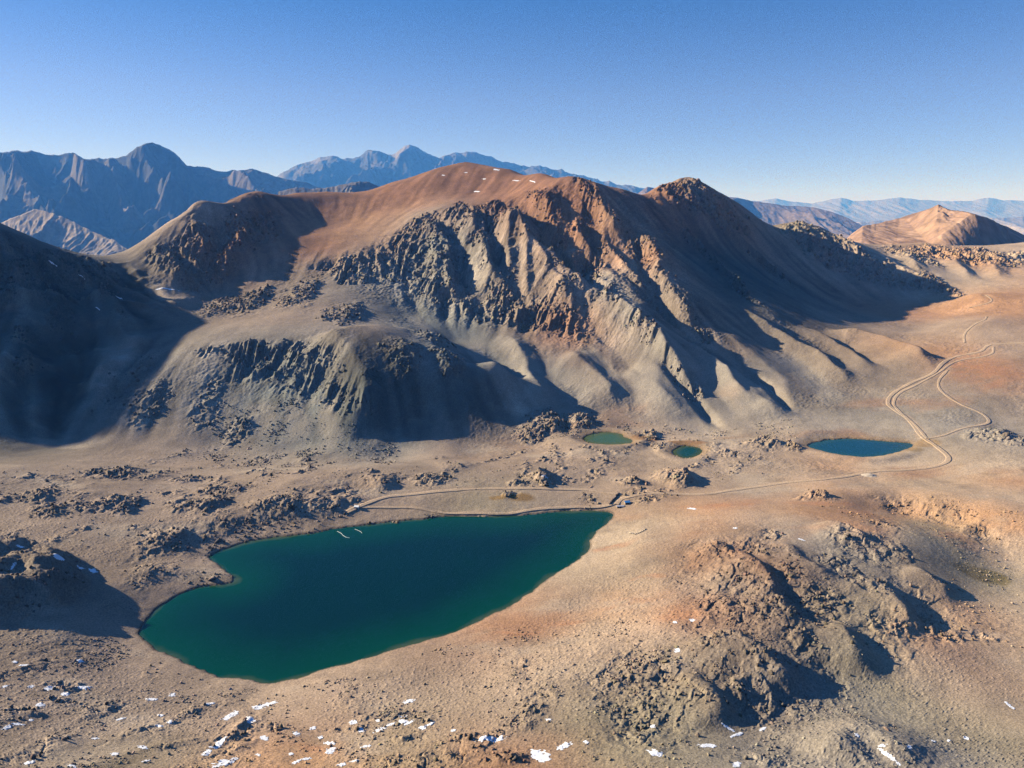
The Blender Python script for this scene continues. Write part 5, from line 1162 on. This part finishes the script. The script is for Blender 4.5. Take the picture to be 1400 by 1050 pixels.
# --- snow patches
ms, nts, bs = new_mat('old_snow'); bs.inputs['Base Color'].default_value = (.74, .76, .80, 1); bs.inputs['Roughness'].default_value = 0.7
tcs = nd(nts, 'ShaderNodeTexCoord'); ns_ = nd(nts, 'ShaderNodeTexNoise'); ns_.inputs['Scale'].default_value = 0.9; ns_.inputs['Detail'].default_value = 4
bps = nd(nts, 'ShaderNodeBump'); bps.inputs['Distance'].default_value = 0.15; nts.links.new(tcs.outputs['Object'], ns_.inputs['Vector']); nts.links.new(ns_.outputs['Fac'], bps.inputs['Height']); nts.links.new(bps.outputs[0], bs.inputs['Normal'])
SNOW = [   # u, v, half length, half width (px), tilt (px down per px right), label key
    (360, 966, 20, 3.2, -0.3, 'long slanting snow streak topmost of the cluster below the lake'), (315, 979, 14, 3.5, -0.5, 'snow streak left of the long slanting streak below the lake'), (341, 986, 10, 4, 0.2, 'forked snow patch just under the long slanting streak'),
    (300, 1016, 15, 5, -0.75, 'big slanting snow patch low on the left slope'), (283, 1030, 9, 4, -0.6, 'snow patch attached below the big slanting patch'), (307, 1044, 20, 4, -0.25, 'wide snow patch at the bottom edge on the left'), (452, 1027, 9, 5, -0.6, 'zigzag snow patch on the orange earth at the bottom'), (450, 1017, 9, 2.5, 0, 'flat snow bar right above the zigzag patch on orange earth'),
    (483, 989, 6, 3.5, 0, 'heart shaped snow patch above the orange earth'), (519, 1000, 9, 2.5, -0.35, 'thin snow streak left of centre near the bottom'), (671, 1010, 22, 3, -0.05, 'two lobed snow bar in the middle near the bottom edge'), (737, 1034, 20, 8, 0.3, 'largest snow patch at the bottom edge in the middle'), (771, 1021, 12, 4, -0.4, 'snow patch right of the largest bottom patch'),
    (802, 1016, 5, 2.5, 0.4, 'small blue grey snow patch beside the bottom middle patches'), (896, 1032, 13, 4, 0.2, 'curved snow patch on the near slope under the rock hill'), (968, 1020, 14, 2.6, 0.0, 'snow band left of the rounded bank at the bottom right'), (1007, 1007, 14, 2.4, -0.35, 'snow band along the top of the rounded bank'), (996, 998, 10, 2.2, 0.6, 'slanting snow sliver at the foot of the rock hill'),
    (1043, 998, 8, 2.2, -0.5, 'snow sliver in the tip of the long rock shadow'), (1007, 1045, 9, 4, -0.3, 'snow patch on the rounded bank at the bottom edge'), (1206, 1019, 7, 2.2, 0, 'snow patch above the shadowed bank at lower right'), (1215, 1034, 16, 3, 0.75, 'blue snow streak in the shadowed bank at lower right'), (1243, 1021, 4, 2.5, 0.3, 'round snow patch on the pale flat at lower right'), (1380, 965, 8, 2.2, 0.7, 'slanting snow streak near the right edge'),
    (1297, 1013, 3, 2, 0, 'tiny snow fleck on the pale flat at lower right'), (1321, 1011, 4, 2.2, 0.4, 'tiny snow fleck on the pale flat at lower right'), (1276, 1015, 4, 1.5, 0.2, 'tiny snow fleck on the pale flat at lower right'), (1172, 1008, 5, 1.8, 0.3, 'tiny snow fleck on the pale flat at lower right'),
    (80, 757, 11, 1.5, 0.3, 'snow strip on top of the gullied mound'), (127, 781, 7, 3, 0.3, 'snow patch on the right shoulder of the gullied mound'), (111, 777, 6, 2, 0.3, 'snow patch beside the right shoulder patch of the mound'), (18, 776, 6, 2.5, -1.0, 'slanting snow sliver in the left gully of the mound'), (27, 746, 6, 1.8, 0.2, 'snow sliver at the top left of the gullied mound'),
    (73, 361, 9, 1.8, 0.7, 'snow streak high on the shadowed left ridge'), (229, 396, 20, 1.6, 0.2, 'long thin snow line in the shadowed hollow'), (163, 408, 7, 1.5, 0.3, 'short snow streak in the middle of the shadowed ridge'), (134, 423, 6, 1.3, 0.5, 'faint short snow streak low on the shadowed ridge'), (111, 377, 6, 1.2, 0.7, 'faint snow streak near the crest of the shadowed ridge'),
    (679, 232, 7, 1.6, 0.1, 'topmost snow streak on the reddish summit'), (706, 247, 8, 1.4, 0.1, 'left one of two snow bars on the reddish summit'), (728, 248, 9, 1.4, 0.25, 'right one of two snow bars on the reddish summit'), (652, 262, 6, 1.4, 0, 'lowest snow streak on the reddish summit'), (662, 245, 4, 1.2, 0, 'tiny snow dash on the reddish summit'), (606, 240, 3, 1.2, 0, 'tiny snow dash on the reddish summit'), (637, 236, 3, 1.2, 0, 'tiny snow dash on the reddish summit'),
    (946, 696, 7, 1.2, 0.1, 'snow patch on the far edge of the right hill'), (1005, 723, 4, 1.0, 0, 'snow patch on the orange back of the right hill'), (1096, 738, 6, 1.0, 0.3, 'bluish snow streak behind the upper crag of the right hill'), (946, 849, 5, 2, 0, 'snow fleck on the crest above the rust brown ledge'), (923, 851, 4, 1.5, 0, 'second snow fleck on the crest above the rust brown ledge'), (925, 891, 5, 4, 0.3, 'bluish snow patch in the shade of the pointed crag'), (893, 989, 3.5, 4, 0.3, 'snow speck beside the lone crag near the bottom edge'), (750, 986, 5, 2, 0, 'snow speck by the small crag above the largest bottom patch'),
    (362, 1011, 8, 3.5, 0.2, 'snow patch beside the dark rock at the bottom'), (114, 937, 11, 3, 0.05, 'bluish snow patch on the stones at far left'),
    (745, 651, 5, 1.2, 0.3, 'thin snow edge on the sharp rock knob beyond the lake'),
]
SMALL = [(236, 951), (207, 957), (287, 962), (220, 979), (218, 993), (232, 989), (89, 950), (43, 939), (7, 939), (68, 942), (21, 907), (32, 911), (43, 987), (25, 991), (11, 996), (157, 1032), (195, 1023), (200, 1043), (353, 1034), (55, 965), (98, 1048), (40, 1044), (130, 1010), (165, 985), (110, 905)]
SMALLM = [(428, 997), (405, 1003), (438, 1010), (398, 1032), (405, 1043), (419, 1038), (467, 1046), (485, 1042), (494, 1001), (518, 985), (534, 993), (559, 960), (559, 991), (577, 997), (551, 989), (550, 979), (588, 991), (620, 1000), (500, 1022)]
r5 = np.random.RandomState(5)
for u, v in SMALL: SNOW.append((u, v, r5.uniform(4, 9), r5.uniform(1.3, 2.6), r5.uniform(-.3, .2), 'small snow fleck among the stones on the bottom left slope'))
for u, v in SMALLM: SNOW.append((u, v, r5.uniform(4, 8), r5.uniform(1.4, 2.6), r5.uniform(-.4, .1), 'small snow fleck around the orange earth at the bottom'))
for k, (u, v, hu, hv, tilt, lab) in enumerate(SNOW):
    if v < 440: hu, hv = hu * 0.8, hv * 0.55
    c = ground_hit(u, v)
    n_ = 0
    while c[1] > 2300 and n_ < 20: v += 1; n_ += 1; c = ground_hit(u, v)
    def pix(x, y):
        z = height(np.array([x]), np.array([y]))[0] - CAM_H; dpt = y * CP_ - z * SP_
        return np.array([700 + FPX * x / dpt, 525 - FPX * (y * SP_ + z * CP_) / dpt])
    e_ = 6.0; J = np.stack([(pix(c[0] + e_, c[1]) - pix(c[0] - e_, c[1])) / (2 * e_), (pix(c[0], c[1] + e_) - pix(c[0], c[1] - e_)) / (2 * e_)], 1)
    if abs(J[1, 1]) < 0.10: J[1, 1] = -0.10
    Ji = np.linalg.inv(J)
    hu *= 0.9; cr_ = np.array([[a_ * hu * 1.5, tilt * a_ * hu * 1.5 + b_ * hv * 1.6] for a_ in (-1, 1) for b_ in (-1, 1)]) @ Ji.T
    lo = cr_.min(0); hi = cr_.max(0); hi = np.minimum(hi, 70); lo = np.maximum(lo, -70)
    st = float(np.clip((hi - lo).min() / 34, 0.2, 1.0))
    xx, yy = np.meshgrid(np.arange(lo[0], hi[0] + st, st), np.arange(lo[1], hi[1] + st, st)); gx = xx[0]; gy = yy[:, 0]
    pu = J[0, 0] * xx + J[0, 1] * yy; pv = J[1, 0] * xx + J[1, 1] * yy
    L = hu * c[1] / FPX
    wob = fbm(xx + c[0], yy + c[1], max(L * 0.5, 1.2), 4, 0.65, seed=500 + k)
    m_ = 1 - np.sqrt((pu / hu) ** 2 + ((pv - tilt * pu) / hv) ** 2) + 1.1 * wob + 0.35 * fbm(xx + c[0], yy + c[1], 1.6, 2, seed=700 + k)
    m_ = np.minimum(m_, 1.0 - np.hypot(xx, yy) / (1.25 * L + 0.6) + 0.4 * wob)
    f = quads(len(gy), len(gx)); keep = (m_.ravel()[f] > 0.02).sum(1) >= 3
    if keep.sum() < 3: continue
    used, inv = np.unique(f[keep].ravel(), return_inverse=True)
    zz = height((xx + c[0]).ravel(), (yy + c[1]).ravel()).reshape(xx.shape) + np.clip(m_ * 0.5, -0.2, 0.14) + 0.08
    co = np.stack([xx, yy, zz], -1).reshape(-1, 3)[used]
    o = grid_mesh('snow_patch', co, inv.reshape(-1, 4), None, ms, lab, None)
    o.location = (c[0], c[1], 0)
    o['category'] = 'snow patch'
    o['group'] = 'snow flecks left on the ground' if lab.startswith(('small snow', 'tiny snow')) else 'snow patches left on the ground'

# --- huts and other built things
def flat_mat(name, c, rough=0.8, noise=0.15, scale=3.0):
    m, nt, b = new_mat(name)
    tc_ = nd(nt, 'ShaderNodeTexCoord'); nn = nd(nt, 'ShaderNodeTexNoise'); nn.inputs['Scale'].default_value = scale; nn.inputs['Detail'].default_value = 5
    r_ = nd(nt, 'ShaderNodeValToRGB'); r_.color_ramp.elements[0].color = tuple(x * (1 - noise * 2) for x in c) + (1,); r_.color_ramp.elements[1].color = tuple(min(x * (1 + noise * 2), .9) for x in c) + (1,)
    nt.links.new(tc_.outputs['Object'], nn.inputs['Vector']); nt.links.new(nn.outputs['Fac'], r_.inputs[0]); nt.links.new(r_.outputs[0], b.inputs['Base Color'])
    b.inputs['Roughness'].default_value = rough
    return m
def poly_obj(name, vs, fs, mat, parent=None):
    me = bpy.data.meshes.new(name); me.from_pydata([tuple(map(float, v)) for v in vs], [], fs); me.update(); me.materials.append(mat)
    o = bpy.data.objects.new(name, me); col.objects.link(o)
    if parent: o.parent = parent
    return o
BOXF = [(0, 3, 2, 1), (4, 5, 6, 7), (0, 1, 5, 4), (1, 2, 6, 5), (2, 3, 7, 6), (3, 0, 4, 7)]
def box_v(x0, x1, y0, y1, z0, z1): return [(x0, y0, z0), (x1, y0, z0), (x1, y1, z0), (x0, y1, z0), (x0, y0, z1), (x1, y0, z1), (x1, y1, z1), (x0, y1, z1)]
def boxes(name, bl, mat, parent=None):
    vs = []; fs = []
    for b in bl:
        k = len(vs); vs += box_v(*b); fs += [tuple(i + k for i in f) for f in BOXF]
    return poly_obj(name, vs, fs, mat, parent)
def root(name, label, cat, u, v, rz):
    c = ground_hit(u, v); z = float(np.min(height(c[0] + np.array([-2, 2, 0, 0.]), c[1] + np.array([0, 0, -2, 2.]))))
    o = bpy.data.objects.new(name, None); col.objects.link(o); o.location = (c[0], c[1], z - 0.1); o.rotation_euler = (0, 0, rz); o['label'] = label; o['category'] = cat
    return o
W_TAN = flat_mat('hut_timber', (.32, .24, .17)); W_WHITE = flat_mat('white_panel', (.78, .78, .76), noise=.05); R_BLUE = flat_mat('blue_sheet_roof', (.10, .33, .62), 0.45, .08); R_GREY = flat_mat('grey_sheet_roof', (.42, .42, .46), 0.5, .08); DOOR = flat_mat('dark_door', (.06, .05, .05)); STONEW = flat_mat('dry_stone', (.17, .13, .11), 1, .35, 1.5); PALEST = flat_mat('pale_rubble', (.50, .41, .31), 1, .3, 1.2)
def hut(label, u, v, rz, L, Wd, hgt, ridge, wm, rm, name='hut'):
    r = root(name, label, 'hut', u, v, rz)
    vs = [(-L/2, -Wd/2, -1), (L/2, -Wd/2, -1), (L/2, Wd/2, -1), (-L/2, Wd/2, -1), (-L/2, -Wd/2, hgt), (L/2, -Wd/2, hgt), (L/2, Wd/2, hgt), (-L/2, Wd/2, hgt), (-L/2, 0, hgt + ridge - .08), (L/2, 0, hgt + ridge - .08)]
    poly_obj('wall', vs, [(0, 1, 5, 4), (2, 3, 7, 6), (1, 2, 6, 9, 5), (3, 0, 4, 8, 7)], wm, r)
    e = 0.35; t_ = 0.12; y = Wd/2 + e; ze = hgt - e * ridge / (Wd/2)
    top = [(-L/2-e, -y, ze), (L/2+e, -y, ze), (L/2+e, 0, hgt+ridge), (-L/2-e, 0, hgt+ridge), (L/2+e, y, ze), (-L/2-e, y, ze)]
    vs = top + [(a_, b_, c_ + t_) for a_, b_, c_ in top]
    poly_obj('roof', vs, [(0, 3, 2, 1), (3, 5, 4, 2), (6, 7, 8, 9), (9, 8, 10, 11), (0, 1, 7, 6), (4, 5, 11, 10), (1, 2, 8, 7), (2, 4, 10, 8), (3, 0, 6, 9), (5, 3, 9, 11)], rm, r)
    boxes('door', [(-.45, .45, -Wd/2 - .06, -Wd/2 + .02, 0.05, 2.0)], DOOR, r)
    boxes('window', [(L/2 - 1.3, L/2 - .5, -Wd/2 - .05, -Wd/2 + .02, 1.0, 1.7)], flat_mat('window_glass', (.05, .06, .08), .15, .05), r)
    return r
hut('small hut with a bright blue roof at the far end of the large lake', 857, 687, 0.25, 5.4, 4.2, 2.4, 1.2, W_TAN, R_BLUE)
hut('white cabin standing alone on the orange track above the lake', 488, 694, -0.2, 4.6, 3.6, 2.6, 0.9, W_WHITE, W_WHITE, 'cabin')
hut('low grey shed in front of the blue roofed hut', 848, 692, 0.1, 7.5, 3.0, 1.7, 0.5, W_TAN, R_GREY, 'shed')
def wall_line(name, label, cat, pts, hw, hh, mat, blocks):
    A = np.array([ground_hit(u, v)[:2] for u, v in pts]); L = np.concatenate([[0], np.cumsum(np.linalg.norm(np.diff(A, axis=0), axis=1))])
    n = max(int(L[-1] / blocks), 4); q = np.linspace(0, L[-1], n); x = np.interp(q, L, A[:, 0]); y = np.interp(q, L, A[:, 1])
    pos = np.stack([x, y], -1) + np.random.RandomState(n).normal(0, 0.12, (n, 2))
    allp = np.concatenate([pos, pos + [0, 0.5], pos]); sz = np.full(len(allp), hw) * np.random.RandomState(n + 1).uniform(.8, 1.25, len(allp))
    co, tri, al = rocks(allp, sz, BLOCK, F2, (1, 1, 1), rg, 0.9, 0.35); co[len(pos) * 2 * len(V2):, 2] += hh
    c0 = np.array([x.mean(), y.mean(), 0]); o = tri_mesh(name, co - c0, tri, None, mat); o.location = c0; o['label'] = label; o['category'] = cat
wall_line('stone_wall', 'dark straight stone wall slanting beside the blue roofed hut', 'wall', [(833, 690), (840, 682), (846, 675)], 1.1, 0.9, STONEW, 1.1)
wall_line('stone_ruin', 'pale low stone ruin on the slope right of the lake end', 'ruin', [(861, 729), (868, 731), (876, 728), (883, 724)], 0.8, 0.4, PALEST, 1.6)
def heap(label, u, v, rx, ry, h_, mat):
    c = ground_hit(u, v); gx = np.linspace(-1.3, 1.3, 40); xx, yy = np.meshgrid(gx, gx)
    r_ = np.sqrt(xx ** 2 + yy ** 2) + 0.18 * fbm(xx, yy, .7, 3, seed=int(u))
    z = height((xx * rx + c[0]).ravel(), (yy * ry + c[1]).ravel()).reshape(xx.shape) + h_ * sstep(1.05, .15, r_) - 0.25
    o = grid_mesh('gravel_heap', np.stack([xx * rx, yy * ry, z], -1).reshape(-1, 3), quads(40, 40), None, mat, label, None); o.location = (c[0], c[1], 0); o['category'] = 'gravel heap'
heap('pale heap of gravel at the edge of the main dirt road', 1188, 650, 11, 7, 2.2, PALEST)
# floating hoses on the lake
mh, nth, bh = new_mat('white_hose'); bh.inputs['Base Color'].default_value = (.75, .77, .78, 1); bh.inputs['Roughness'].default_value = 0.5
def hose(label, pts, rad):
    A = np.array(catmull([np.append(G(u, v, 0)[:2], 0.12) for u, v in pts], 8)); n = len(A); vs = []; k_ = 8
    tg = np.gradient(A, axis=0); tg /= np.linalg.norm(tg, axis=1)[:, None]
    for i in range(n):
        nx_ = np.array([-tg[i][1], tg[i][0], 0])
        for j in range(k_):
            a_ = 2 * math.pi * j / k_; vs.append(A[i] + rad * (math.cos(a_) * nx_ + math.sin(a_) * np.array([0, 0, 1])))
    fs = [(i * k_ + j, i * k_ + (j + 1) % k_, (i + 1) * k_ + (j + 1) % k_, (i + 1) * k_ + j) for i in range(n - 1) for j in range(k_)]
    fs += [tuple(range(k_))[::-1], tuple((n - 1) * k_ + j for j in range(k_))]
    o = poly_obj('floating_hose', vs, fs, mh); o['label'] = label; o['category'] = 'hose'
hose('longer white hose curving out into the lake below the white cabin', [(461, 726.5), (466, 729), (469, 732), (473, 734.5), (478, 735.5)], 0.16)
hose('shorter white hose floating close to shore below the white cabin', [(485, 723.5), (489, 725), (493, 727), (495, 729)], 0.14)
print('objects', round(time.time() - T0, 1))

# ------------------------------------------------------------------ air
hm = bpy.data.materials.new('haze_air'); hm.use_nodes = True; hn = hm.node_tree; hn.nodes.clear()
ho = hn.nodes.new('ShaderNodeOutputMaterial'); hv = hn.nodes.new('ShaderNodeVolumePrincipled')
hv.inputs['Color'].default_value = (0.09, 0.34, 1.0, 1); hv.inputs['Absorption Color'].default_value = (1, 1, 1, 1); hv.inputs['Density'].default_value = 3.6e-5; hv.inputs['Anisotropy'].default_value = 0.0
hn.links.new(hv.outputs[0], ho.inputs['Volume'])
hb = bpy.data.meshes.new('haze')
x0, x1, y0, y1, z0, z1 = -61000, 61000, -59000, 63000, -421, 2750
hb.from_pydata([(x0, y0, z0), (x1, y0, z0), (x1, y1, z0), (x0, y1, z0), (x0, y0, z1), (x1, y0, z1), (x1, y1, z1), (x0, y1, z1)], [],
               [(0, 3, 2, 1), (4, 5, 6, 7), (0, 1, 5, 4), (1, 2, 6, 5), (2, 3, 7, 6), (3, 0, 4, 7)])
hb.materials.append(hm)
hz = bpy.data.objects.new('haze', hb); col.objects.link(hz); hz['kind'] = 'stuff'; hz['label'] = 'thin blue mountain air'
print('done', round(time.time() - T0, 1))
